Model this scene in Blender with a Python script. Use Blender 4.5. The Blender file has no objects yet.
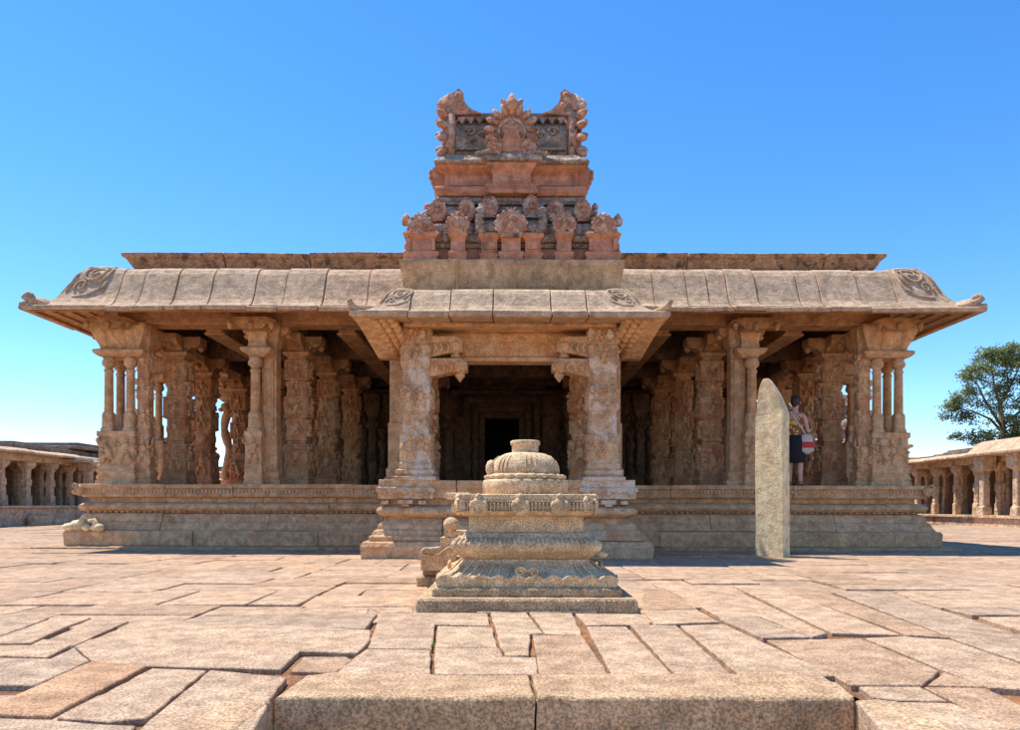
import bpy, math, random
from mathutils import Vector, Matrix, noise
R=math.radians; PI=math.pi
scene=bpy.context.scene; COL=scene.collection
F=740.0; VX=512.0; HY=505.0; CH=0.85
def gx(px,Y): return (px-VX)/F*Y
def gz(py,Y): return CH+(HY-py)/F*Y
def ground(px,py):
    Y=F*CH/(py-HY); return (gx(px,Y),Y)

# ------------------------------------------------------------------ mesh builder
class MB:
    def __init__(s): s.v=[]; s.f=[]; s.sm=[]; s.m=Matrix.Identity(4); s.mi=[]; s.cur=0
    def add(s,vs,fs,smooth=False):
        o=len(s.v); m=s.m
        s.v+= [tuple(m@Vector(p)) for p in vs]
        flip = m.determinant()<0
        for f in fs:
            f=[o+i for i in f]
            if flip: f=f[::-1]
            s.f.append(f); s.sm.append(smooth); s.mi.append(s.cur)
    def box(s,x0,x1,y0,y1,z0,z1):
        s.add([(x0,y0,z0),(x1,y0,z0),(x1,y1,z0),(x0,y1,z0),(x0,y0,z1),(x1,y0,z1),(x1,y1,z1),(x0,y1,z1)],
              [(0,3,2,1),(4,5,6,7),(0,1,5,4),(1,2,6,5),(2,3,7,6),(3,0,4,7)])
    def stack(s,cx,cy,rings,ch=0.0):
        """square-section column: rings (z,hx,hy); ch = corner chamfer"""
        vs=[];n=8 if ch else 4
        for z,hx,hy in rings:
            if ch:
                c=min(ch,hx*.9,hy*.9)
                vs+=[(cx-hx+c,cy-hy,z),(cx+hx-c,cy-hy,z),(cx+hx,cy-hy+c,z),(cx+hx,cy+hy-c,z),(cx+hx-c,cy+hy,z),(cx-hx+c,cy+hy,z),(cx-hx,cy+hy-c,z),(cx-hx,cy-hy+c,z)]
            else: vs+=[(cx-hx,cy-hy,z),(cx+hx,cy-hy,z),(cx+hx,cy+hy,z),(cx-hx,cy+hy,z)]
        fs=[tuple(range(n-1,-1,-1)),tuple((len(rings)-1)*n+i for i in range(n))]
        for k in range(len(rings)-1):
            for i in range(n):
                j=(i+1)%n; fs.append((k*n+i,k*n+j,(k+1)*n+j,(k+1)*n+i))
        s.add(vs,fs)
    def lathe(s,cx,cy,prof,n=16,smooth=True,lob=0,la=0.0):
        """prof (z,r)"""
        vs=[]
        for z,r in prof:
            for i in range(n):
                a=2*PI*i/n; rr=r*(1+la*abs(math.cos(a*lob/2))) if lob else r
                vs.append((cx+rr*math.cos(a),cy+rr*math.sin(a),z))
        fs=[tuple(range(n-1,-1,-1)),tuple((len(prof)-1)*n+i for i in range(n))]
        for k in range(len(prof)-1):
            for i in range(n):
                j=(i+1)%n; fs.append((k*n+i,k*n+j,(k+1)*n+j,(k+1)*n+i))
        s.add(vs,fs,smooth)
    def ell(s,c,r,n=8,m=5,rot=None):
        vs=[];
        rm=rot if rot else Matrix.Identity(3)
        for k in range(m+1):
            t=PI*k/m
            if k in(0,m): vs.append(Vector((0,0,r[2]*math.cos(t))))
            else:
                for i in range(n):
                    a=2*PI*i/n; vs.append(Vector((r[0]*math.sin(t)*math.cos(a),r[1]*math.sin(t)*math.sin(a),r[2]*math.cos(t))))
        vs=[tuple((rm@v)+Vector(c)) for v in vs]
        fs=[]
        for i in range(n): fs.append((0,1+i,1+(i+1)%n))
        for k in range(m-2):
            a=1+k*n;b=a+n
            for i in range(n): fs.append((a+i,b+i,b+(i+1)%n,a+(i+1)%n))
        a=1+(m-2)*n;e=len(vs)-1
        for i in range(n): fs.append((a+(i+1)%n,a+i,e))
        s.add(vs,fs,True)
    def tube(s,pts,rad,n=7,smooth=True,flat=1.0):
        pts=[Vector(p) for p in pts]
        if not isinstance(rad,(list,tuple)): rad=[rad]*len(pts)
        vs=[];up=Vector((0,1,0.01))
        for i,p in enumerate(pts):
            d=(pts[min(i+1,len(pts)-1)]-pts[max(i-1,0)]).normalized()
            u=up if abs(d.dot(up))<.9 else Vector((1,0,0))
            a=d.cross(u).normalized(); b=a.cross(d).normalized()
            for k in range(n):
                t=2*PI*k/n; vs.append(tuple(p+a*math.cos(t)*rad[i]+b*math.sin(t)*rad[i]*flat))
        fs=[tuple(range(n)),tuple((len(pts)-1)*n+i for i in range(n-1,-1,-1))]
        for k in range(len(pts)-1):
            for i in range(n):
                j=(i+1)%n; fs.append((k*n+j,k*n+i,(k+1)*n+i,(k+1)*n+j))
        s.add(vs,fs,smooth)
    def extr(s,poly,y0,y1):
        """polygon in XZ (ccw seen from -Y) extruded y0..y1"""
        n=len(poly)
        vs=[(x,y0,z) for x,z in poly]+[(x,y1,z) for x,z in poly]
        fs=[tuple(range(n)),tuple(range(2*n-1,n-1,-1))]
        for i in range(n):
            j=(i+1)%n; fs.append((i,n+i,n+j,j))
        s.add(vs,fs)
    def build(s,name,mat,parent=None,bevel=0,loc=None,disp=0,sub=0,fix=True):
        me=bpy.data.meshes.new(name); me.from_pydata(s.v,[],s.f)
        me.polygons.foreach_set('use_smooth',s.sm)
        if isinstance(mat,(list,tuple)):
            for q in mat: me.materials.append(q)
            me.polygons.foreach_set('material_index',s.mi)
        else: me.materials.append(mat)
        me.update()
        if fix:
            import bmesh
            b=bmesh.new(); b.from_mesh(me); bmesh.ops.recalc_face_normals(b,faces=b.faces); b.to_mesh(me); b.free()
        o=bpy.data.objects.new(name,me); COL.objects.link(o)
        if loc: o.location=loc
        if parent: o.parent=parent
        if bevel:
            q=o.modifiers.new('b','BEVEL'); q.width=bevel; q.segments=2 if bevel>.015 else 1; q.limit_method='ANGLE'; q.angle_limit=R(35)
            q.harden_normals=False
        if sub:
            q=o.modifiers.new('s','SUBSURF'); q.subdivision_type='SIMPLE'; q.levels=q.render_levels=sub
        if disp:
            t=bpy.data.textures.new('rough','CLOUDS'); t.noise_scale=.22; t.noise_depth=3
            q=o.modifiers.new('d','DISPLACE'); q.texture=t; q.strength=disp; q.mid_level=.5; q.texture_coords='LOCAL'
        return o

def thing(name,loc,label,cat,group=None,rz=0):
    o=bpy.data.objects.new(name,None); COL.objects.link(o); o.location=loc; o.rotation_euler=(0,0,rz)
    o.empty_display_size=.3
    o['label']=label; o['category']=cat
    if group: o['group']=group
    return o
def tag(o,label,cat,group=None):
    o['label']=label; o['category']=cat
    if group: o['group']=group
    return o

# ------------------------------------------------------------------ materials
def lin(c): return tuple(((x/255)/12.92 if x/255<=.04045 else ((x/255+.055)/1.055)**2.4) for x in c)
class NT:
    def __init__(s,name):
        s.mat=bpy.data.materials.new(name); s.mat.use_nodes=True; s.t=s.mat.node_tree; s.t.nodes.clear()
        s.out=s.n('ShaderNodeOutputMaterial'); s.b=s.n('ShaderNodeBsdfPrincipled'); s.l(s.b.outputs[0],s.out.inputs[0])
    def n(s,k,**kw):
        x=s.t.nodes.new(k)
        for a,b in kw.items(): setattr(x,a,b)
        return x
    def l(s,a,b): s.t.links.new(a,b)
    def noise(s,vec,sc,det=4,rough=.55,dist=0):
        x=s.n('ShaderNodeTexNoise'); x.inputs['Scale'].default_value=sc; x.inputs['Detail'].default_value=det
        x.inputs['Roughness'].default_value=rough; x.inputs['Distortion'].default_value=dist; s.l(vec,x.inputs['Vector']); return x.outputs['Fac']
    def ramp(s,fac,a,b):
        x=s.n('ShaderNodeMapRange'); x.interpolation_type='SMOOTHSTEP'
        x.inputs['From Min'].default_value=a; x.inputs['From Max'].default_value=b; s.l(fac,x.inputs['Value']); return x.outputs[0]
    def mix(s,fac,a,b,mode='MIX'):
        x=s.n('ShaderNodeMix',data_type='RGBA',blend_type=mode)
        for v,i in((fac,0),(a,6),(b,7)):
            if hasattr(v,'default_value') or hasattr(v,'is_linked'): s.l(v,x.inputs[i])
            elif i==0: x.inputs[0].default_value=v
            else: x.inputs[i].default_value=(*v,1) if len(v)==3 else v
        return x.outputs[2]
    def math(s,op,a,b):
        x=s.n('ShaderNodeMath',operation=op)
        for v,i in((a,0),(b,1)):
            if hasattr(v,'is_linked'): s.l(v,x.inputs[i])
            else: x.inputs[i].default_value=v
        return x.outputs[0]

def stone(name,c1,c2,stains=(),speck=.35,bump=.35,streak=0,streakcol=(.05,.045,.04),carve=0,carvescale=9,scale=1.0,tint=False,rough=.9,speckscale=70):
    """stains: list of (color, scale, lo, hi, amount)"""
    gk=.965 if (tint or 'granite' in name) else .935
    wm=lambda c:(min(.82,c[0]*1.07),c[1]*gk,c[2]*.79)
    c1=wm(c1);c2=wm(c2);stains=[(wm(a[0]),)+tuple(a[1:]) for a in stains]
    n=NT(name); tc=n.n('ShaderNodeTexCoord'); oi=n.n('ShaderNodeObjectInfo')
    off=n.n('ShaderNodeVectorMath',operation='SCALE'); cmb=n.n('ShaderNodeCombineXYZ')
    for i in range(3): n.l(oi.outputs['Random'],cmb.inputs[i])
    n.l(cmb.outputs[0],off.inputs[0]); off.inputs['Scale'].default_value=23.7
    add=n.n('ShaderNodeVectorMath',operation='ADD'); n.l(tc.outputs['Object'],add.inputs[0]); n.l(off.outputs[0],add.inputs[1])
    P=add.outputs[0]
    col=n.mix(n.ramp(n.noise(P,1.7*scale,7,.6),.33,.67),c1,c2)
    # medium mottling
    m=n.noise(P,7*scale,5,.65)
    col=n.mix(1.0,col,n.mix(n.ramp(m,.3,.7),(.72,.70,.68),(1.22,1.22,1.22)),'MULTIPLY')
    k=0
    for (sc_,s_,lo,hi,am) in stains:
        k+=1
        o2=n.n('ShaderNodeVectorMath',operation='ADD'); n.l(P,o2.inputs[0]); o2.inputs[1].default_value=(k*5.3,k*2.1,k*7.7)
        f=n.math('MULTIPLY',n.ramp(n.noise(o2.outputs[0],s_,8,.68),lo,hi),am)
        col=n.mix(f,col,sc_)
    if streak:
        mp=n.n('ShaderNodeMapping'); mp.inputs['Scale'].default_value=(5,5,.7); n.l(P,mp.inputs[0])
        f=n.math('MULTIPLY',n.ramp(n.noise(mp.outputs[0],1.0,6,.7),.5,.72),streak)
        col=n.mix(f,col,streakcol)
    if tint:
        at=n.n('ShaderNodeAttribute',attribute_name='tint'); col=n.mix(1.0,col,at.outputs['Color'],'MULTIPLY')
    sp=n.noise(P,speckscale,2,.7)
    col=n.mix(speck,col,n.mix(1.0,col,n.mix(n.ramp(sp,.36,.64),(.25,.25,.27),(1.7,1.7,1.7)),'MULTIPLY'))
    n.l(col,n.b.inputs['Base Color']); n.b.inputs['Roughness'].default_value=rough; n.b.inputs['Specular IOR Level'].default_value=.25
    h=n.math('ADD',n.math('MULTIPLY',n.noise(P,14,6,.7),1.0),n.math('MULTIPLY',sp,.35))
    if carve:
        v=n.n('ShaderNodeTexVoronoi',feature='SMOOTH_F1'); v.inputs['Scale'].default_value=carvescale; v.inputs['Smoothness'].default_value=.35
        dn=n.n('ShaderNodeVectorMath',operation='ADD'); n.l(P,dn.inputs[0])
        nz=n.n('ShaderNodeTexNoise'); nz.inputs['Scale'].default_value=6; n.l(P,nz.inputs['Vector'])
        sc2=n.n('ShaderNodeVectorMath',operation='SCALE'); n.l(nz.outputs['Color'],sc2.inputs[0]); sc2.inputs['Scale'].default_value=.25
        n.l(sc2.outputs[0],dn.inputs[1]); n.l(dn.outputs[0],v.inputs['Vector'])
        h=n.math('ADD',h,n.math('MULTIPLY',n.ramp(v.outputs['Distance'],.1,.7),-2.5*carve))
    bp=n.n('ShaderNodeBump'); bp.inputs['Strength'].default_value=bump; bp.inputs['Distance'].default_value=.03
    n.l(h,bp.inputs['Height']); n.l(bp.outputs[0],n.b.inputs['Normal'])
    return n.mat
def plain(name,c,rough=.8,var=.25,sc=20):
    n=NT(name); tc=n.n('ShaderNodeTexCoord')
    col=n.mix(n.ramp(n.noise(tc.outputs['Object'],sc,4),.3,.7),tuple(x*(1-var) for x in c),tuple(min(1,x*(1+var)) for x in c))
    n.l(col,n.b.inputs['Base Color']); n.b.inputs['Roughness'].default_value=rough; return n.mat

OR=(.42,.19,.075); RED=(.33,.10,.05); BLK=(.06,.05,.045); PALE=(.60,.48,.36)
M={}
M['pave']=stone('pave_granite',(.47,.355,.275),(.40,.30,.23),[((.50,.29,.17),1.3,.55,.75,.5),((.36,.29,.24),.9,.58,.78,.5),((.20,.15,.12),6,.68,.8,.5),((.17,.115,.08),34,.60,.70,.65),((.62,.50,.40),2.2,.56,.72,.5)],speck=.5,bump=.45,tint=True,speckscale=85)
M['soil']=stone('soil',(.34,.17,.07),(.16,.10,.07),[],speck=.5,bump=.9)
M['kerb']=stone('kerb_granite',(.52,.375,.265),(.44,.31,.21),[((.20,.145,.10),9,.55,.72,.4),((.42,.25,.14),1.5,.55,.75,.5),((.14,.10,.07),30,.58,.68,.7)],speck=.5,bump=.8,streak=.2,streakcol=(.12,.09,.065),speckscale=70)
M['plinth']=stone('plinth_stone',(.66,.445,.27),(.56,.37,.225),[(OR,1.1,.52,.70,.6),(PALE,1.6,.58,.73,.5),(BLK,2.9,.62,.78,.6)],bump=.6,streak=.2,speck=.4)
M['pillar']=stone('pillar_stone',(.62,.40,.235),(.50,.305,.18),[((.47,.17,.085),1.5,.48,.62,.65),((.62,.30,.12),2.1,.55,.68,.6),((.66,.55,.44),1.9,.56,.68,.65),(BLK,3.1,.64,.76,.6)],bump=.7,carve=.12,carvescale=18,speck=.4)
M['paleP']=stone('worn_pale_pillar',(.62,.46,.32),(.52,.35,.21),[((.72,.64,.56),1.9,.46,.56,.9),((.55,.27,.11),2.0,.55,.66,.85),((.2,.16,.13),4,.64,.78,.5)],bump=.7,carve=.3,carvescale=17)
M['relief']=stone('carved_relief',(.66,.47,.30),(.56,.37,.22),[((.55,.27,.12),2.2,.54,.68,.6),(BLK,3.4,.64,.76,.5)],bump=.6,speck=.4)
M['tan']=stone('tan_stone',(.66,.46,.29),(.56,.38,.235),[((.56,.27,.11),1.6,.50,.66,.65),((.66,.56,.46),1.9,.56,.70,.5),((.12,.09,.07),3.4,.63,.77,.55)],bump=.6,carve=.2,speck=.4)
M['eave']=stone('eave_stone',(.59,.46,.34),(.50,.385,.28),[((.60,.50,.41),1.8,.55,.72,.5),((.28,.20,.15),3.0,.60,.74,.6),((.56,.30,.13),3.3,.64,.75,.75)],bump=.9,speck=.45,streak=.45,streakcol=(.17,.125,.095),speckscale=75)
M['beam']=stone('beam_stone',(.50,.31,.175),(.38,.235,.14),[((.55,.27,.11),1.5,.52,.70,.6),(BLK,1.6,.53,.7,.75)],bump=.6,carve=.2)
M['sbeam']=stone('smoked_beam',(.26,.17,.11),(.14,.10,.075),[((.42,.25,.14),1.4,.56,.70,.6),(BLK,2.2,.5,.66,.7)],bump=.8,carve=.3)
M['dark']=stone('dark_stone',(.23,.155,.105),(.13,.10,.08),[((.22,.13,.08),1.4,.55,.72,.6)],bump=.8,carve=.7,carvescale=7)  # darker stone colour for ceiling, back walls and door surround
M['door_shade']=stone('door_shade_black',(.03,.026,.024),(.02,.018,.017),[],bump=.3)  # near-black colour, stands in for the shade inside door openings
M['parapet']=stone('parapet_stone',(.52,.35,.235),(.40,.265,.18),[(BLK,4.5,.50,.65,.8),((.50,.36,.26),3.2,.56,.70,.7)],bump=1.0,carve=.4,carvescale=9,streak=.3)
M['tblock']=stone('tower_base_stone',(.66,.46,.28),(.54,.37,.22),[((.12,.09,.07),2.6,.54,.72,.7),((.62,.34,.14),1.8,.55,.70,.7)],bump=.6,streak=.3)
SAL=(.60,.32,.215)
M['plaster']=stone('salmon_plaster',SAL,(.52,.26,.17),[((.62,.36,.26),2.3,.53,.68,.6),((.20,.14,.11),3.2,.58,.72,.75)],bump=.4,speck=.25,streak=.4,streakcol=(.10,.08,.07))
M['grey']=stone('weathered_grey',(.46,.39,.33),(.24,.20,.175),[((.58,.51,.45),3.4,.5,.64,.8),((.36,.17,.11),2.2,.56,.7,.6),((.03,.028,.027),3.0,.56,.7,.8)],bump=.9,carve=.4,carvescale=14,speck=.35)
M['lobe']=stone('ornament_plaster',(.60,.34,.24),(.48,.28,.20),[((.68,.60,.52),7,.50,.60,.8),((.07,.06,.055),5,.55,.66,.8)],bump=.8,carve=.1,carvescale=24,speck=.3)
M['altar']=stone('altar_granite',(.68,.52,.36),(.59,.45,.31),[((.27,.20,.15),2.6,.56,.74,.55),(OR,2.2,.64,.78,.4)],bump=.55,speck=.5,speckscale=80)
M['altarD']=stone('altar_base_granite',(.52,.38,.26),(.43,.32,.22),[(BLK,3,.58,.76,.5)],bump=.7,speck=.55,streak=.3)
M['menhir']=stone('menhir_granite',(.82,.66,.46),(.76,.60,.42),[((.58,.53,.47),2,.55,.7,.6),((.28,.21,.15),4,.6,.75,.5)],bump=.7,speck=.35,speckscale=70)
M['clo']=stone('cloister_stone',(.66,.53,.40),(.54,.42,.31),[(OR,1.5,.6,.75,.4),(BLK,.9,.52,.7,.65),(PALE,1.2,.58,.7,.5)],bump=.8,carve=.4,carvescale=5,streak=.3)
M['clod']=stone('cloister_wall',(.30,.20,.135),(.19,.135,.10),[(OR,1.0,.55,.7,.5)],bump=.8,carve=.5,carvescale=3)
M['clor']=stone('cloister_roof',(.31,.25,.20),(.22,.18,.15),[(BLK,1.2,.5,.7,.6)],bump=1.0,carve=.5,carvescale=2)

# ------------------------------------------------------------------ carving helpers
def figure(mb,cx,y,cz,h,rng,dep=.07):
    """low relief human-like figure on a wall whose face is y (facing -Y), centred cx, feet at cz"""
    mb.cur=1; s=h*1.06; d=dep; lean=rng.uniform(-.12,.12)*s; fl=rng.choice((-1,1))
    def E(x,z,rx,rz,a=0,dd=1.0,n=7):
        mb.ell((cx+x*1.15,y,cz+z),(rx*1.2,d*dd,rz),n,4,Matrix.Rotation(a,3,'Y'))
    E(lean*.4,.86*s,.085*s,.10*s); E(lean*.4,.97*s,.05*s,.08*s)      # head, crown
    E(lean*.2,.62*s,.14*s,.17*s,lean*.5/s,1.1)
    E(0,.44*s,.12*s,.10*s,0,1.0)
    k=rng.random()
    for sd in (-1,1):
        if k<.5:  # standing / dancing
            b=rng.uniform(.1,.5)*sd
            E(sd*.08*s+b*.08*s,.26*s,.065*s,.17*s,-b*.6); E(sd*.10*s+b*.2*s,.09*s,.05*s,.13*s,b*.5)
        else:     # squatting
            E(sd*.17*s,.33*s,.13*s,.07*s,sd*.4); E(sd*.22*s,.15*s,.05*s,.16*s,-sd*.2)
        up=rng.random()<.5
        if up: E(sd*.22*s,.70*s,.10*s,.045*s,-sd*.5); E(sd*.30*s,.84*s,.04*s,.12*s,sd*.1)
        else: E(sd*.20*s,.56*s,.045*s,.13*s,-sd*.5); E(sd*.25*s,.42*s,.10*s,.04*s,sd*.6*fl)
    mb.cur=0
def beast(mb,cx,y,cz,h,rng,dep=.08):
    """rearing lion relief"""
    mb.cur=1; s=h*1.05; f=rng.choice((-1,1))
    def E(x,z,rx,rz,a=0,dd=1.0): mb.ell((cx+f*x*s,y,cz+z*s),(rx*s,dep*dd,rz*s),7,4,Matrix.Rotation(a*f,3,'Y'))
    E(.0,.45,.13,.26,.35,1.2); E(.12,.78,.13,.13,0,1.4); E(.24,.74,.09,.06,0,1.1); E(.05,.93,.05,.07,-.4)
    E(-.1,.22,.14,.13,.3,1.1); E(-.02,.08,.06,.11,.2); E(.14,.10,.05,.11,-.5)
    E(.22,.52,.13,.045,-.6); E(.24,.36,.12,.04,-.3); E(-.26,.35,.04,.2,-.3,.7); E(-.26,.6,.06,.05)
    mb.cur=0
def sidefaces(mb,fn,cx,cy,hw):
    """call fn for the -Y, -X, +X faces of a square pillar"""
    m0=mb.m.copy()
    for a in (0,PI/2,-PI/2):
        mb.m=m0@Matrix.Translation((cx,cy,0))@Matrix.Rotation(a,4,'Z'); fn(-hw)
    mb.m=m0

def lotus(mb,cx,cy,z,r,n=14):
    for i in range(n):
        a=2*PI*i/n; mb.ell((cx+r*math.cos(a),cy+r*math.sin(a),z),(r*.24,r*.24,r*.13),6,4)

def run(mb,prof,A,B,nrm,m0=0,m1=0,seg=(1.0,1.8),jit=.006,rng=random,gap=.006,fixed=None):
    """extrude closed profile [(off,z)] from A to B, nrm = outward; m0/m1: mitre growth at the ends (1 = convex)"""
    A=Vector(A);B=Vector(B);N=Vector(nrm);d=(B-A);L=d.length;d.normalize()
    cuts=[0.0]
    if fixed: cuts+=[c for c in fixed if 0<c<L]
    else:
        while True:
            c=cuts[-1]+rng.uniform(*seg)
            if c>L-.5*seg[0]: break
            cuts.append(c)
    cuts.append(L); n=len(prof)
    for i in range(len(cuts)-1):
        a,b=cuts[i],cuts[i+1]; ja=rng.uniform(-jit,jit); jz=rng.uniform(-jit,jit)*.7
        rings=[]
        steps=max(1,int((b-a)/.45))
        bow=rng.uniform(-.0,.02)
        for q in range(steps+1):
            t=a+(b-a)*q/steps; ring=[]
            for (o,z) in prof:
                tt=t
                if q==0: tt= t+gap if i>0 else t-m0*o
                if q==steps: tt= t-gap if i<len(cuts)-2 else t+m1*o
                wob=jit*.8*(noise.noise((tt*1.3,o*3,z*3+A.x)))
                p=A+d*tt+N*(o+ja+wob); ring.append((p.x,p.y,z+jz+wob))
            rings.append(ring)
        vs=[p for r_ in rings for p in r_]
        fs=[tuple(range(n)),tuple((len(rings)-1)*n+j for j in range(n-1,-1,-1))]
        for q in range(len(rings)-1):
            for j in range(n):
                k=(j+1)%n; fs.append((q*n+k,q*n+j,(q+1)*n+j,(q+1)*n+k))
        mb.add(vs,fs)
def around(mb,prof,hw,y0,y1,cx=0,**kw):
    """front + both sides of a rectangle (open at the back)"""
    run(mb,prof,(cx-hw,y0,0),(cx+hw,y0,0),(0,-1,0),1,1,**kw)
    kw.pop('fixed',None)
    run(mb,prof,(cx-hw,y1,0),(cx-hw,y0,0),(-1,0,0),0,1,**kw)
    run(mb,prof,(cx+hw,y0,0),(cx+hw,y1,0),(1,0,0),1,0,**kw)

# ================================================================== TEMPLE
TX=-.17
temple=thing('temple',(TX,14.3,0),'carved stone temple hall on moulded plinth, deep curved eaves, salmon tower over its porch','temple')
TI=Matrix.Translation((0,-14.3,0))
def TM():
    m=MB(); m.m=TI.copy(); return m
rng=random.Random(5)
D=1.24
# ---- plinth (main)
def slabprof(pts,back=-1.0): return [(back,pts[0][1])]+pts+[(back,pts[-1][1])]
def plinth():
    layers=[[(.30,-.05),(.30,.05)],
            [(.10,.04),(.17,.06),(.18,.30),(.15,.345),(-.02,.355)],
            [(.10,.35),(.06,.40),(.02,.50),(-.02,.52),(-.03,.60),(-.07,.665),(-.15,.68)],
            [(-.16,.675),(-.13,.70),(-.10,.71),(-.04,.735),(0.0,.78),(-.01,.83),(-.06,.87),(-.14,.885)],
            [(-.17,.88),(-.17,.985)],
            [(-.14,.98),(-.05,.985),(-.02,1.03),(-.04,1.06),(-.04,1.15),(0,1.165),(0,1.24),(-.06,D)]]
    for pr in layers:
        m=TM(); around(m,slabprof(pr),8.22,14.3,26,rng=rng,jit=.008,seg=(1.1,2.6),gap=.004)
        m.build('plinth_course',M['plinth'],temple,bevel=.008)
    m=TM(); m.box(-8.0,8.0,14.6,26,0,D-.012); m.build('deck',M['plinth'],temple)
    # dentil band
    m=TM()
    for i in range(230):
        x=-8.1+i*.0705
        m.box(x,x+.035,14.3+.02,14.3+.05,1.075,1.135)
    for i in range(150):
        x=-8.1+i*.11
        m.box(x,x+.05,14.3+.09,14.3+.16,.69,.715)
    m.build('dentil_band',M['plinth'],temple)['kind']='stuff'
    # porch plinth
    cx=.09
    L=[[(.24,-.02),(.27,.02),(.28,.20),(.24,.27),(.15,.285)],
       [(.17,.28),(.17,.35),(.13,.365),(.10,.44),(.05,.455),(.04,.52),(-.04,.60),(-.09,.645)],
       [(-.09,.64),(-.02,.66),(.05,.70),(.07,.75),(.04,.80),(-.03,.83),(-.1,.84)],
       [(-.12,.835),(-.12,.955)],
       [(-.09,.95),(-.02,.96),(-.02,1.10),(.01,1.115),(.01,1.24),(-.05,1.2402)]]
    for pr in L:
        m=TM(); around(m,slabprof([(o,z+(.006 if z>1.2 else 0)) for o,z in pr]),2.02,11.85,14.32,cx=cx,rng=rng,jit=.012,seg=(.9,1.7),gap=.006)
        m.build('porch_plinth_course',M['tan'],temple,bevel=.012)
    m=TM(); m.box(cx-1.9,cx+1.9,12.0,14.5,0,D-.006); m.build('porch_deck',M['tan'],temple)
    for sx in (-1,1):  
        m=TM()
        #                       # carved corner blocks of porch plinth
        c=cx+sx*1.62
        m.stack(c,12.02,[(.945,.44,.21),(1.05,.44,.21),(1.06,.47,.24),(1.13,.47,.24),(1.14,.43,.2),(1.253,.43,.2)])
        for k in range(5): m.box(c-.38+k*.17,c-.30+k*.17,11.77,11.84,1.0+.03*(k%2),1.09)
        m.box(c-.12,c+.12,11.76,11.84,.86,.93); m.box(c-.06,c+.06,11.755,11.84,.82,.86)
        for k in range(3): m.box(c-.4+k*.3,c-.28+k*.3,11.85,11.98,.855,.92)
        m.build('porch_corner_carving',M['paleP'],temple,bevel=.01)
    m=TM()
    for i in range(46): m.box(cx-1.1+i*.05,cx-1.1+i*.05+.024,11.845,11.875,1.12,1.19)
    m.build('dentil_band',M['tan'],temple)
    # corner lion on left end of plinth, broken sculpture lumps
    for sx in (-1,1):
        m=TM(); m.ell((sx*8.2,14.3,1.12),(.10,.09,.11)); m.ell((sx*8.25,14.24,1.08),(.05,.05,.05)); m.tube([(sx*8.24,14.26,1.14),(sx*8.29,14.24,1.20),(sx*8.25,14.24,1.245),(sx*8.20,14.26,1.22)],.02)
        m.build('plinth_corner_ornament',M['tan'],temple)
    m=TM()
    m.ell((-8.14,14.2,.44),(.20,.12,.11)); m.ell((-8.30,14.15,.41),(.13,.11,.08)); m.ell((-8.06,14.15,.50),(.08,.08,.09)); m.ell((-7.95,14.12,.40),(.10,.08,.07)); m.tube([(-7.82,14.1,.36),(-7.75,14.1,.46),(-7.8,14.1,.54),(-7.9,14.1,.53)],[.07,.06,.05,.03]); m.ell((-7.68,14.08,.40),(.1,.08,.08))
    m.build('broken_sculpture',M['menhir'],temple)
    m=TM(); m.box(-8.85,8.6,13.85,14.2,-.02,.045); m.build('footing',M['kerb'],temple,bevel=.01)
plinth()

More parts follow.
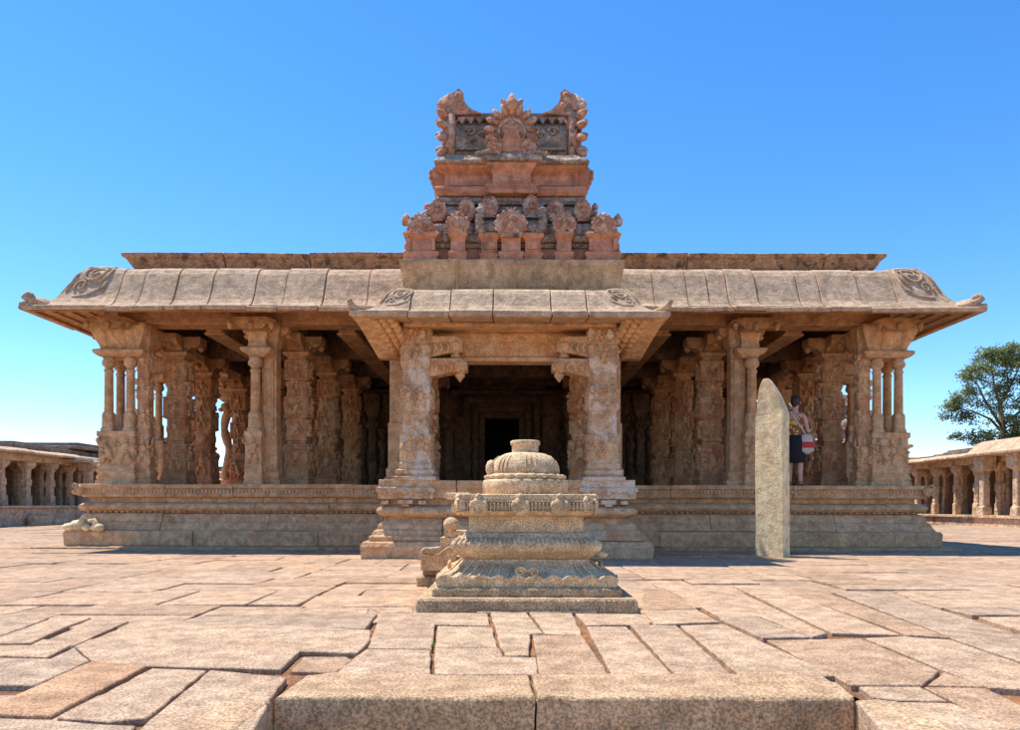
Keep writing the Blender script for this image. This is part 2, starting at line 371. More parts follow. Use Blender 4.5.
# ---- pillars
def bracket(mb,cx,cy,z,l=.52,w=.17,h=.34,dirs=('x','y')):
    pf=[(-l,z+h),(-l,z+h*.62),(-l*.9,z+h*.42),(-l*.72,z+h*.30),(-l*.62,z+h*.36),(-l*.5,z+h*.15),(-.2,z),(.2,z),(l*.5,z+h*.15),(l*.62,z+h*.36),(l*.72,z+h*.30),(l*.9,z+h*.42),(l,z+h*.62),(l,z+h)]
    m0=mb.m.copy()
    for d in dirs:
        mb.m=m0@Matrix.Translation((cx,cy,0))@Matrix.Rotation(0 if d=='x' else PI/2,4,'Z')
        mb.extr(pf,-w,w)
        for s in(-1,1): mb.lathe(s*l*.9,0,[(z+h*.12,.01),(z+h*.2,.05),(z+h*.32,.075),(z+h*.5,.05)],8)
    mb.m=m0
def carved_pillar(cx,cy,top=4.38,w=.24,mat='pillar',seed=0,figs=True,yali=0,br=('x','y')):
    r=random.Random(seed); m=TM(); H=top-D
    zb=[0,.10,.11,.20,.22,.30,.31]
    m.stack(cx,cy,[(D-.01,w*1.3,w*1.3),(D+.09,w*1.3,w*1.3),(D+.11,w*1.18,w*1.18),(D+.15,w*1.25,w*1.25),(D+.20,w*1.18,w*1.18),(D+.24,w*1.1,w*1.1),(D+.27,w*1.15,w*1.15),(D+.30,w*1.04,w*1.04),
      (D+.86,w*1.02,w*1.02),(D+.885,w*.82,w*.82),(D+.94,w*.82,w*.82),(D+.96,w*.97,w*.97),(D+1.02,w*.9,w*.9)])
    m.stack(cx,cy,[(D+1.01,w*.88,w*.88),(D+1.42,w*.88,w*.88)],ch=w*.28)
    m.stack(cx,cy,[(D+1.41,w*.96,w*.96),(D+1.44,w*1.0,w*1.0),(D+1.86,w*.98,w*.98),(D+1.88,w*.9,w*.9)])
    m.stack(cx,cy,[(D+1.87,w*.86,w*.86),(D+2.22,w*.86,w*.86)],ch=w*.3)
    m.stack(cx,cy,[(D+2.21,w*.95,w*.95),(D+2.24,w*1.0,w*1.0),(D+2.62,w*.98,w*.98),(D+2.66,w*.85,w*.85),(D+2.70,w*.85,w*.85),(D+2.74,w*1.15,w*1.15),(top-.34,w*1.25,w*1.25),(top-.33,w*1.0,w*1.0)])
    def deco(y):
        for (za,zb) in((D+.32,D+.84),(D+1.46,D+1.84),(D+2.25,D+2.60)):
            m.box(-w*.97,-w*.84,y-.02,y+.02,za,zb); m.box(w*.84,w*.97,y-.02,y+.02,za,zb); m.box(-w*.97,w*.97,y-.028,y+.02,za-.03,za); m.box(-w*.97,w*.97,y-.028,y+.02,zb-.005,zb+.03)
        (figure if r.random()<.75 else beast)(m,0,y,D+.33,.52,r)
        m.tube([(-.8*w,y,D+.32),(-.85*w,y-.01,D+.7),(0,y-.02,D+.85),(.85*w,y-.01,D+.7),(.8*w,y,D+.32)],.018,5)
        (beast if r.random()<.4 else figure)(m,0,y,D+1.46,.38,r)
        figure(m,0,y,D+2.26,.34,r)
        if r.random()<.7: figure(m,0,y+.025,D+1.03,.36,r)
        else: m.ell((0,y+.02,D+1.2),(w*.6,.04,w*.6))
        figure(m,0,y+.03,D+1.89,.31,r)
    if figs: sidefaces(m,deco,cx,cy,w)
    o=m.build('pillar',[M[mat],M['relief']],temple,bevel=.006)
    m=TM(); bracket(m,cx,cy,top-.34,dirs=br); 
    b=m.build('bracket_capital',M['beam' if mat!='paleP' else 'tan'],o,bevel=.008)
    if yali:
        m=TM(); x=cx+yali*(w+.16); y=cy-.05; s=yali
        P=[];n=14
        for i in range(n+1):
            t=i/n; P.append((x+s*.07*math.sin(t*PI*3.2+seed),y,D+.25+t*2.25))
        m.tube(P,[.09+.04*abs(math.sin(i*.9+seed)) for i in range(n+1)],8)
        m.stack(x,cy,[(D-.01,.17,.2),(D+.28,.17,.2),(D+.34,.12,.14)])
        m.ell((x+s*.02,y-.05,D+2.3),(.14,.16,.13)); m.ell((x+s*.12,y-.12,D+2.22),(.08,.09,.06))
        for k in range(4): m.tube([(x,y,D+.5+k*.5),(x-s*.16,y-.03,D+.62+k*.5),(x-s*.2,y,D+.8+k*.5)],[.06,.05,.04],6)
        m.stack(x,cy,[(D+2.45,.1,.14),(D+2.55,.2,.2),(top-.34,.2,.2)])
        m.build('rearing_beast_colonnette',M[mat],o)
    return o
def colonnette(m,x,y,z0,z1,r=.085):
    m.stack(x,y,[(z0-.005,r*1.35,r*1.35),(z0+.05,r*1.35,r*1.35),(z0+.08,r*1.15,r*1.15),(z0+.34,r*1.12,r*1.12),(z0+.38,r*.95,r*.95)],ch=r*.3)
    m.lathe(x,y,[(z0+.37,r*.98),(z1-.30,r*.9),(z1-.28,r*1.05),(z1-.25,r*1.05),(z1-.24,r*.85),(z1-.2,r*.85),(z1-.16,r*1.38),(z1-.10,r*1.45),(z1-.05,r*1.2),(z1+.004,r*1.2)],16)
def base_block(m,x,y,hx,hy,ztop,r):
    m.stack(x,y,[(D-.01,hx*1.08,hy*1.08),(D+.07,hx*1.08,hy*1.08),(D+.09,hx,hy),(D+.13,hx*1.05,hy*1.05),(D+.18,hx,hy),(D+.22,hx*.97,hy*.97),(D+.26,hx*1.04,hy*1.04),(D+.31,hx*.97,hy*.97),
        (D+.36,hx*1.03,hy*1.03),(D+.41,hx*.94,hy*.94),(ztop-.12,hx*.94,hy*.94),(ztop-.10,hx*1.02,hy*1.02),(ztop,hx*1.02,hy*1.02)])
def compound(sx,corner,seed):
    """front row clustered pillar; sx=-1 left, +1 right"""
    r=random.Random(seed); zt=2.29; za=3.76
    def X(v): return sx*v
    o=None
    if corner:
        px_,py_,pw=7.16,14.80,.135
    else: px_,py_,pw=4.68,14.90,.17
    m=TM()
    m.stack(X(px_),py_,[(D-.01,pw*1.5,pw*1.5),(D+.1,pw*1.5,pw*1.5),(D+.12,pw*1.2,pw*1.2),(D+.25,pw*1.35,pw*1.35),(D+.32,pw,pw),(D+1.0,pw,pw),(D+1.02,pw*.88,pw*.88),(4.0,pw*.88,pw*.88),(4.1,pw*1.2,pw*1.2),(4.40,pw*1.3,pw*1.3)],ch=.02)
    if corner:
        rr=[0]
        sidefaces(m,lambda y:(figure(m,0,y,D+.35,.55,r,.04),figure(m,0,y+.02,D+1.1,.4,r,.04),figure(m,0,y+.02,D+1.7,.4,r,.04),figure(m,0,y+.02,D+2.25,.35,r,.04)),X(px_),py_,pw)
    else:
        m.tube([(X(px_)-pw*.5,py_-pw,D+1.0),(X(px_)-pw*.5,py_-pw,4.0)],.02,5); m.tube([(X(px_)+pw*.5,py_-pw,D+1.0),(X(px_)+pw*.5,py_-pw,4.0)],.02,5)
    o=m.build('pillar',[M['pillar' if corner else 'tan'],M['relief']],temple,bevel=.008)
    if corner: spots=[(7.83,14.68),(7.40,14.68),(7.83,15.12)]; bb=(7.62,14.9,.37,.36)
    else: spots=[(4.90,14.62)]; bb=(4.90,14.64,.17,.17)
    m=TM(); base_block(m,X(bb[0]),bb[1],bb[2],bb[3],zt,r)
    if corner:
        sidefaces(m,lambda y:(beast(m,-.15,y+.02,D+.42,.52,r,.07),figure(m,.18,y+.02,D+.42,.5,r,.06)),X(bb[0]),bb[1],.36)
    else: figure(m,X(bb[0]),bb[1]-.16,D+.42,.5,r)
    m.build('pedestal_block',[M['tan'],M['relief']],o,bevel=.008)
    for (a,b) in spots:
        m=TM(); colonnette(m,X(a),b,zt,za,.088 if corner else .10); m.build('colonnette',M['tan'],o)
    m=TM()
    if corner:
        m.stack(X(7.55),14.9,[(za,.42,.36),(za+.03,.46,.40),(za+.07,.50,.44),(za+.12,.50,.44),(za+.15,.40,.35)])
        m.build('abacus',M['tan'],o,bevel=.012)
        m=TM(); m.stack(X(7.56),14.9,[(za+.14,.38,.33),(za+.22,.40,.35),(za+.35,.47,.40),(za+.50,.53,.45),(za+.62,.55,.46),(4.42,.52,.44)])
        for k,(a_,r_) in enumerate(((7.28,.07),(7.47,.085),(7.66,.06),(7.85,.09))): m.tube([(X(a_),14.60,za+.18),(X(a_+.01),14.53,za+.4),(X(a_+.02),14.47,za+.6)],[r_*.9,r_,r_*1.1],8)
        for k in range(3): m.tube([(X(7.92),14.72+k*.18,za+.18),(X(7.99),14.72+k*.18,za+.4),(X(8.05),14.72+k*.18,za+.6)],.075,8)
        m.build('flared_capital',M['tan'],o,bevel=.01)
    else:
        m.stack(X(4.85),14.74,[(za+.0,.15,.18),(za+.04,.19,.22),(za+.09,.28,.28),(za+.16,.31,.31),(za+.19,.24,.24)])
        m.build('abacus',M['tan'],o,bevel=.012)
        m=TM(); m.stack(X(4.85),14.74,[(za+.18,.19,.2),(za+.30,.17,.19),(za+.5,.21,.22),(4.42,.25,.26)]); 
        bracket(m,X(4.78),15.0,4.16,l=.46,h=.26)
        m.build('flared_capital',M['tan'],o,bevel=.01)
sd=10
for sx in (-1,1):
    compound(sx,True,sd+1); compound(sx,False,sd+2); sd+=5
    # pillar blocks standing right behind the front cluster and the inner rows
    carved_pillar(sx*6.92,15.75,w=.225,seed=sd+1,yali=0)
    carved_pillar(sx*4.35,15.70,w=.225,seed=sd+2)
    carved_pillar(sx*7.32,18.1,w=.215,seed=sd+3,yali=sx)
    carved_pillar(sx*4.32,18.1,w=.21,seed=sd+4)
    carved_pillar(sx*7.38,20.6,w=.21,seed=sd+5,yali=sx)
    carved_pillar(sx*4.3,20.6,w=.20,seed=sd+6)
    carved_pillar(sx*7.38,23.0,w=.21,seed=sd+7,yali=sx)
    carved_pillar(sx*5.75,20.6,w=.19,seed=sd+17)
    carved_pillar(sx*5.75,23.0,w=.19,seed=sd+18)
    carved_pillar(sx*2.1,18.1,w=.19,seed=sd+8,mat='beam')
    carved_pillar(sx*2.1,20.6,w=.19,seed=sd+9,mat='beam')
    # side-facing colonnettes on low blocks
    for yy in (16.9,19.4,21.9):
        m=TM(); base_block(m,sx*7.9,yy,.2,.2,2.29,rng)
        o=m.build('side_pedestal',M['tan'],temple,bevel=.01)
        m=TM(); colonnette(m,sx*7.9,yy,2.29,3.62,.08); m.build('colonnette',M['tan'],o)
        m=TM(); m.stack(sx*7.85,yy,[(3.62,.14,.14),(3.7,.28,.28),(3.78,.28,.28),(3.82,.16,.16),(4.2,.24,.24),(4.42,.26,.26)]); m.build('abacus',M['tan'],o,bevel=.01)
    # pier at the junction with the porch
    m=TM(); w=.17; c=sx*2.12+.03
    m.stack(c,14.62,[(D-.01,w*1.4,w*1.4),(D+.12,w*1.4,w*1.4),(D+.16,w*1.15,w*1.15),(D+.3,w*1.2,w*1.2),(D+.34,w,w),(D+1.2,w,w),(D+1.24,w*.85,w*.85),(3.7,w*.85,w*.85),(3.8,w*1.3,w*1.3),(4.42,w*1.3,w*1.3)],ch=.03)
    m.build('pillar',M['tan'],temple,bevel=.01)
    carved_pillar(sx*1.50,14.75,top=4.4,w=.16,mat='pillar',seed=sd+12)

# ---- porch pillars
def porch_pillar(cx,seed,inner):
    r=random.Random(seed); cy=12.12; w=.225; top=3.76; m=TM()
    def st(a,b,k,ch=0): m.stack(cx,cy,[(D+a,w*k,w*k),(D+b,w*k,w*k)],ch)
    m.stack(cx,cy,[(D-.002,w*1.5,w*1.5),(D+.06,w*1.5,w*1.5),(D+.08,w*1.18,w*1.18),(D+.12,w*1.36,w*1.36),(D+.17,w*1.34,w*1.34),(D+.19,w*1.12,w*1.12),(D+.22,w*1.16,w*1.16),(D+.27,w*1.16,w*1.16),(D+.30,w*1.06,w*1.06),
       (D+.74,w*1.02,w*1.02),(D+.76,w*.98,w*.98)])
    m.stack(cx,cy,[(D+.75,w*.97,w*.97),(D+1.13,w*.96,w*.96)],ch=w*.16)
    m.stack(cx,cy,[(D+1.12,w*.98,w*.98),(D+1.14,w*1.05,w*1.05),(D+1.52,w*1.04,w*1.04),(D+1.55,w*.96,w*.96)])
    m.stack(cx,cy,[(D+1.54,w*.95,w*.95),(D+1.82,w*.95,w*.95)],ch=w*.16)
    m.stack(cx,cy,[(D+1.81,w*.95,w*.95),(D+1.84,w*1.02,w*1.02),(D+2.18,w*1.0,w*1.0),(D+2.2,w*.92,w*.92),(top,w*.98,w*.98)])
    def deco(y):
        for za,zb in((D+.31,D+.73),(D+1.16,D+1.50),(D+1.86,D+2.16),(D+2.21,D+2.46)):
            m.box(-w*1.0,-w*.9,y-.012,y+.04,za,zb); m.box(w*.9,w*1.0,y-.012,y+.04,za,zb)
        figure(m,-.1,y,D+.33,.4,r,.042); figure(m,.1,y,D+.33,.4,r,.042)
        m.tube([(-.2,y,D+.32),(-.22,y,D+.6),(-.05,y-.01,D+.72),(.12,y,D+.62),(.22,y,D+.7)],.018,5)
        m.ell((0,y+.03,D+.92),(.11,.045,.12)); m.ell((0,y+.03,D+1.06),(.2,.03,.025)); m.ell((0,y+.03,D+.79),(.2,.03,.025))
        figure(m,-.11,y-.01,D+1.17,.32,r,.042); figure(m,.09,y-.01,D+1.17,.32,r,.042)
        m.ell((0,y+.035,D+1.67),(.1,.045,.1)); m.ell((0,y+.035,D+1.58),(.2,.03,.02)); m.ell((0,y+.035,D+1.79),(.2,.03,.02))
        beast(m,0,y-.01,D+1.87,.3,r,.042); figure(m,-.08,y,D+2.23,.27,r,.042); m.ell((.1,y,D+2.36),(.07,.05,.1))
    sidefaces(m,deco,cx,cy,w)
    o=m.build('porch_pillar',[M['paleP'],M['relief']],temple,bevel=.006)
    # two-tier corbel toward the centre, with pendants
    m=TM(); s=inner
    for (z0,z1,L) in ((2.98,3.22,.60),(3.29,3.58,.52)):
        x0=cx+s*w*.85; x1=cx+s*(w+L)
        m.box(min(x0,x1-s*.12),max(x0,x1-s*.12),cy-.17,cy+.17,z1-.12,z1)
        pf=[(x0,z0-.06),(x0+s*L*.25,z0-.03),(x0+s*L*.45,z0),(x0+s*L*.8,z0+.03),(x1,z0+.05),(x1,z1-.07),(x1-s*.08,z1),(x0,z1)]
        if s<0: pf=pf[::-1]
        m.extr(pf,cy-.15,cy+.15)
        for k in range(4): m.tube([(x0+s*L*(.2+.2*k),cy-.16,z0+.02),(x0+s*L*(.26+.2*k),cy-.18,z0+.1),(x0+s*L*(.18+.2*k),cy-.16,z0+.18)],.03,6)
        m.ell((x1-s*.12,cy-.1,z0+.13),(.12,.12,.11))
        m.lathe(x1-s*.12,cy-.05,[(z0-.13,.01),(z0-.09,.035),(z0-.04,.08),(z0,.085),(z0+.02,.055),(z0+.05,.1),(z0+.08,.09)],10)
    m.build('corbel',M['tan'],o,bevel=.008)
porch_pillar(-1.555+.17,71,1); porch_pillar(1.47+.17,72,-1)

# ---- beams and ceilings
m=TM()
m.box(-7.6,7.6,14.55,15.05,4.40,4.86)
m.build('front_beam',M['beam'],temple,bevel=.015)
for yy in (18.1,20.6,23.0):
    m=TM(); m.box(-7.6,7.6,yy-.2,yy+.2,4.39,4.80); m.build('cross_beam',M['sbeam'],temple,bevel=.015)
for xx in (-7.36,-4.4,-1.95,1.95,4.4,7.36):
    m=TM(); m.box(xx-.2,xx+.2,15.07,24.5,4.37,4.79)
    for k in range(26): m.box(xx-.215,xx+.215,15.3+k*.35,15.42+k*.35,4.45,4.62)
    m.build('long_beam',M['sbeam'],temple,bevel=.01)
m=TM()
m.box(-7.85,7.85,15.0,25.2,4.9,5.35)
xs=[-7.36,-4.4,-1.95,1.95,4.4,7.36]; ys=[15.05,18.1,20.6,23.0]
for a,b in zip(xs,xs[1:]):
    for c,d in zip(ys,ys[1:]):
        for k in range(3): 
            e=.1+.18*k
            for q in ((a+e-.1,b-e+.1,c+e-.1,c+e+.14),(a+e-.1,b-e+.1,d-e-.14,d-e+.1)): m.box(*q,4.80+.05*k,4.91)
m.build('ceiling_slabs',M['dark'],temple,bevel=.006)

for xx in (-5.9,-3.2,3.2,5.9):
    m=TM(); m.box(xx-.21,xx+.21,15.08,22.4,4.31,4.36); m.box(xx-.17,xx+.17,15.08,22.4,4.363,4.80)
    for k in range(20): m.box(xx-.195,xx+.195,15.2+k*.36,15.36+k*.36,4.44,4.66)
    m.build('mid_beam',M['beam'],temple,bevel=.01)
# ---- back wall, shrine wall with doorway and pilasters
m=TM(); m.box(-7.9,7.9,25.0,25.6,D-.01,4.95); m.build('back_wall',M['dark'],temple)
WY=22.8
dx0,dx1=-.85+.17,.22+.17; dz=3.52
m=TM()
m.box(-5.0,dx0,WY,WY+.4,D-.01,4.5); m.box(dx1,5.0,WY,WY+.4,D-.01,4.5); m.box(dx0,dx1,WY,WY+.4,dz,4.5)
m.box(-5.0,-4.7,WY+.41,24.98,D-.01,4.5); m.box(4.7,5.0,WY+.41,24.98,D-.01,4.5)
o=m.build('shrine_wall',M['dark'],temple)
for k,(e,p) in enumerate(((.16,.06),(.36,.12),(.62,.17))):
    m=TM(); m.box(dx0-e,dx0-e+.17,WY-p,WY-.001,D,dz+e); m.box(dx1+e-.17,dx1+e,WY-p,WY-.001,D,dz+e); m.box(dx0-e-.001,dx1+e+.001,WY-p-.01,WY-.002,dz+e-.17,dz+e+.004)
    m.build('door_frame',M['dark'],o,bevel=.01)
m=TM(); m.box(dx0-1.0,dx1+1.0,WY-.35,WY,dz+.72,dz+.82); m.box(dx0-.8,dx1+.8,WY-.25,WY,dz+.86,dz+.95)
m.build('door_lintel',M['dark'],o,bevel=.02)
m=TM(); m.box(-4.6,4.6,24.6,24.9,D,4.5); m.build('inner_chamber_wall',M['door_shade'],temple)  # wall coloured near black, so darkness behind the door is painted in
r=random.Random(3)
for xx in (-4.75,-4.1,-3.5,-2.7,-1.75,1.95,2.7,3.5,4.1,4.75):
    m=TM()
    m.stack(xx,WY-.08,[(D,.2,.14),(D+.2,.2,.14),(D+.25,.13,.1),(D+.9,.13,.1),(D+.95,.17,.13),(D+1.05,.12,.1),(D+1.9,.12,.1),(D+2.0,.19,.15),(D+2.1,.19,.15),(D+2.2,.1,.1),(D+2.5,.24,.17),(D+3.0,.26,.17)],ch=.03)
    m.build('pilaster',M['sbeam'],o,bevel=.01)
for xx in (-4.42,-3.8,3.8,4.42,-2.25,2.3):
    m=TM()
    m.lathe(xx,WY-.05,[(D+.2,.1),(D+.3,.2),(D+.5,.23),(D+.62,.12),(D+.7,.17),(D+.75,.1),(D+1.3,.09),(D+1.4,.16),(D+1.5,.16),(D+1.6,.06),(D+1.9,.2),(D+2.0,.02)],12)
    m.build('pot_niche',M['sbeam'],o)
    m=TM(); figure(m,xx,WY-.08,D+2.1,.6,r,.1); m.build('wall_figure',M['sbeam'],o)
# carved wall panels beside the doorway
for xx in (-1.35,1.35): 
    m=TM()
    m.box(xx-.25,xx+.25,WY-.12,WY,D,D+2.3); figure(m,xx,WY-.13,D+.7,.8,r,.06)
    for k in range(5): m.box(xx-.27,xx+.27,WY-.16,WY-.1,D+.08+k*.1,D+.12+k*.1)
    m.build('door_guardian_panel',M['dark'],o)

# ---- main curved eave
EP=[(1.08,4.405),(1.11,4.42),(1.115,4.485),(1.09,4.50),(1.0,4.515),(.92,4.54),(.85,4.575),(.78,4.63),(.71,4.71),(.64,4.83),(.57,4.98),(.50,5.13),(.43,5.27),(.35,5.37),(.24,5.44),(.10,5.475),(-.35,5.48),(-.35,4.90),(.1,4.87),(.35,4.78),(.6,4.65),(.82,4.53),(1.0,4.43)]
fx=[.45,.89,1.53,2.21,3.03,3.6,4.35,5.18,6.1,7.0,7.9,8.8,9.6,10.59,11.23,11.63,12.0,12.55,13.35,13.75,14.5,15.18]
m=TM(); around(m,EP,7.75,14.65,25.6,rng=random.Random(8),jit=.018,seg=(.7,1.2),gap=.006,fixed=fx)
eave=m.build('curved_eave',M['eave'],temple,bevel=.012)
for p in eave.data.polygons: pass
# soffit ribs
m=TM()
for k in range(6):
    o_=.98-k*.14; zz=4.435+k*.078
    m.box(-7.75-o_,7.75+o_,14.65-o_-.03,14.65-o_+.035,zz-.025+.008*k,zz+.05)
    for s in(-1,1): m.box(s*(7.75+o_)-.033,s*(7.75+o_)+.033,14.65-o_+.04,25,zz-.023+.008*k,zz+.05)
m.build('soffit_rib',M['beam'],temple)
# under-eave corbel slabs above pillars
for s in(-1,1):
    for a in(7.6,4.85,2.1):
        m=TM()
        m.extr([(s*a-.48,4.40),(s*a-.46,4.34),(s*a-.3,4.32),(s*a-.2,4.25),(s*a+.2,4.25),(s*a+.3,4.32),(s*a+.46,4.34),(s*a+.48,4.40),(s*a+.3,4.47),(s*a-.3,4.47)],14.22,14.54)
        for k in range(3): m.lathe(s*a-.4+k*.4,14.2,[(4.2,.01),(4.24,.045),(4.33,.06),(4.36,.03)],8)
        m.build('eave_corbel',M['beam'],temple,bevel=.012)
# corner horns + scroll carvings
def scroll(m,c,r,turns=1.6,rad=.03,pl='xz',sgn=1):
    P=[]
    for i in range(22):
        t=i/21; a=t*turns*2*PI; q=r*(1-t*.8)
        P.append((c[0]+sgn*q*math.cos(a),c[1],c[2]+q*math.sin(a)*.8))
    m.tube(P,rad,6)
def hip_relief(m,prof,s,hw,y0,cx,k=1.0):
    pr=sorted(prof)  # by offset
    def zo(o):
        for (a,za),(b,zb) in zip(pr,pr[1:]):
            if a<=o<=b: return za+(zb-za)*(o-a)/(b-a)
        return pr[-1][1] if o>pr[-1][0] else pr[0][1]
    def S(x,o): return (cx+s*(x),y0-o,zo(o)+.006)
    def spiral(ox,oo,r0,turns,rad,flip=1,start=0.0):
        P=[]
        for i in range(30):
            t=i/29; a=start+flip*t*turns*2*PI; q=r0*(1-t*.85)
            do=q*.62*math.sin(a); P.append(S(hw+(ox+q*1.1*math.cos(a))*k+do*k*.7,(oo+do)*k))
        m.tube(P,[rad*k*(1-.4*i/29) for i in range(30)],6)
    spiral(.06,.40,.26,2.1,.036,1,2.2); spiral(.30,.56,.10,1.3,.026,-1,.6); spiral(-.16,.30,.10,1.2,.024,-1,2.0)
    m.tube([S(hw-.22*k,.22*k),S(hw+.02*k,.16*k),S(hw+.28*k,.26*k),S(hw+.44*k,.46*k),S(hw+.55*k,.62*k)],[.02*k,.036*k,.036*k,.03*k,.015*k],6)
    m.tube([S(hw-.24*k,.36*k),S(hw-.12*k,.58*k),S(hw+.14*k,.66*k),S(hw+.40*k,.68*k)],[.018*k,.028*k,.026*k,.014*k],6)
for s in(-1,1):
    m=TM()
    for k in range(4):
        P=[(s*(8.44-.0*k),13.88+.05*k,4.58+.02*k),(s*8.60,13.74+.04*k,4.58+.02*k),(s*(8.72),13.64+.03*k,4.60+.01*k),(s*(8.79),13.6+.03*k,4.66-.012*k),(s*(8.76-.02*k),13.62+.03*k,4.72-.02*k),(s*(8.68),13.68+.03*k,4.70-.03*k)]
        m.tube(P,[.03,.06,.075,.07,.06,.04],7)
    m.tube([(s*8.6,13.75,4.5),(s*8.78,13.6,4.5),(s*8.86,13.54,4.53)],[.08,.07,.03],8)
    m.build('corner_horn',M['eave'],eave)
    m=TM(); hip_relief(m,EP[3:17],s,7.75,14.65,0)
    m.build('scroll_carving',M['eave'],eave)
# roof body + parapet
m=TM(); m.box(-7.6,7.6,14.9,25.4,5.36,5.485); m.build('roof',M['eave'],temple)
PP=[(0,5.47),(0.02,5.60),(-.06,5.605),(-.05,5.64),(.02,5.72),(.10,5.86),(.17,5.9),(.17,5.975),(-.3,5.985),(-.3,5.47)]
m=TM(); around(m,PP,7.62,15.2,25,rng=random.Random(4),jit=.02,seg=(1.6,2.9),gap=.008); m.build('parapet',M['parapet'],temple,bevel=.015)

# ---- porch eave
PE=[(.72,3.70),(.755,3.715),(.76,3.79),(.73,3.80),(.65,3.815),(.56,3.845),(.48,3.89),(.41,3.96),(.34,4.06),(.27,4.17),(.19,4.25),(.09,4.30),(-.1,4.32),(-.5,4.325),(-.5,3.9),(-.1,3.78),(.2,3.76)]
pc=.13
m=TM(); around(m,PE,1.68,11.95,14.0,cx=pc,rng=random.Random(12),jit=.01,seg=(.6,.9),gap=.008,fixed=[.13,.75,1.42,2.32,2.88])
pe=m.build('porch_eave',M['eave'],temple,bevel=.012)
m=TM(); m.box(pc-1.7,pc+1.7,11.98,12.5,3.765,4.30); m.box(pc-1.72,pc+1.72,12.5,14.5,3.9,4.28); m.build('porch_roof',M['beam'],temple,bevel=.01)
m=TM(); m.box(-1.2+pc,1.2+pc,12.24,12.5,3.30,3.70); m.box(-1.2+pc,1.2+pc,12.20,12.54,3.22,3.292); m.box(-1.7+pc,1.7+pc,11.80,12.35,3.702,3.762)
m.build('porch_beam',M['tan'],temple,bevel=.012)
for s in(-1,1):
    m=TM()  # side soffit board sloping down behind the corner
    def Q(a,b,c): return (pc+s*a,b,c)
    V=[Q(2.38,11.26,3.71),Q(2.14,11.35,3.71),Q(1.9,12.6,3.34),Q(2.24,12.6,3.34)]
    V2=[(x,y,z+.07) for x,y,z in V]
    m.add(V+V2,[(0,1,2,3),(7,6,5,4),(0,4,5,1),(1,5,6,2),(2,6,7,3),(3,7,4,0)])
    m.build('side_soffit',M['tan'],pe,bevel=.01)
    m=TM()
    for k in range(3):
        P=[Q(2.1-k*.14,11.42+.02*k,3.74),Q(2.02-k*.12,11.9,3.62),Q(1.9-k*.1,12.55,3.40)]
        m.tube(P,.062,8)
        for j in range(7):
            t=j/7; m.ell(((pc+s*(2.1-k*.13-.17*t)),11.45+1.0*t,3.73-.29*t),(.075,.04,.075),8,4)
    m.build('twisted_rib',M['tan'],pe)
    m=TM(); m.box(min(pc+s*1.62,pc+s*2.26),max(pc+s*1.62,pc+s*2.26),12.62,12.9,3.36,3.86); m.build('side_beam',M['beam'],pe,bevel=.02)
    m=TM()
    m.tube([Q(2.22,11.38,3.83),Q(2.33,11.3,3.83),Q(2.40,11.24,3.87),Q(2.43,11.2,3.94),Q(2.40,11.2,3.97)],[.03,.06,.06,.045,.02],8)
    m.build('corner_horn',M['eave'],pe)
    m=TM(); hip_relief(m,PE[3:13],s,1.68,11.95,pc,.62)
    m.build('scroll_carving',M['eave'],pe)

# ---- tower
def TX_(px,Y): return gx(px,Y)-TX
m=TM(); Y=12.25
hw=1.80; c=TX_(511.5,Y)
m.stack(c,13.35,[(4.325,hw,1.12),(4.42,hw,1.12),(4.425,hw-.02,1.1),(4.47,hw,1.12),(4.80,hw+.05,1.17),(4.805,hw+.06,1.18),(4.89,hw+.055,1.175)])
for k in(-.9,.05,.95): m.box(c+k-.012,c+k+.012,12.16,12.21,4.33,4.86)
tower=m.build('tower',M['tblock'],temple,bevel=.02)
# core tiers
def flame(m,cx,y,z,w,h,seed=0,body=True):
    """horseshoe gable with flame lobes, facing -Y; z = bottom"""
    n=9; r=w*.44; cz=z+h*.42
    pf=[]
    for i in range(25):
        a=-PI*.28+ (PI*1.56)*i/24; q=1+.10*abs(math.sin(i*PI/2.4))
        pf.append((cx+r*q*math.cos(a),cz+r*q*math.sin(a)*h/w*.95))
    m.extr([(cx-r*.75,z)]+[(cx+r*.75,z)]+pf,y,y+.10)
    for i in range(n):
        a=-PI*.12+PI*1.24*i/(n-1); 
        rr=r*1.03
        m.ell((cx+rr*math.cos(a),y+.01,cz+rr*math.sin(a)*h/w*.95),(w*.075,.045,w*.07),7,4,Matrix.Rotation(PI/2-a,3,'Y'))
    m.lathe(cx,y+.04,[(z+h*.80,w*.10),(z+h*.86,w*.13),(z+h*.92,w*.07),(z+h*1.02,w*.015)],8)
    for s in(-1,1): m.ell((cx+s*w*.09,y+.02,z+h*.92),(w*.04,.03,w*.09),6,4,Matrix.Rotation(s*.6,3,'Y'))
    # inner ring + small figure
    P=[(cx+r*.62*math.cos(t),y-.005,cz+r*.62*math.sin(t)) for t in [(-.2+1.4*i/12)*PI for i in range(13)]]
    m.tube(P,w*.045,6)
    m.ell((cx,y-.0,cz-r*.05),(r*.34,.05,r*.36)); m.ell((cx,y-.01,cz+r*.38),(r*.17,.05,r*.18))
    for s in(-1,1): m.ell((cx+s*r*.62,y+.0,z+h*.1),(w*.09,.04,w*.06))
def roll(m,x0,x1,y0,y1,z0,z1):
    """rounded cornice course"""
    h=z1-z0; cx=(x0+x1)/2; cy=(y0+y1)/2; hx=(x1-x0)/2; hy=(y1-y0)/2
    m.stack(cx,cy,[(z0,hx-h*.2,hy-h*.2),(z0+h*.12,hx,hy),(z0+h*.45,hx+.0,hy+.0),(z0+h*.75,hx-h*.2,hy-h*.2),(z1,hx-h*.55,hy-h*.55)])
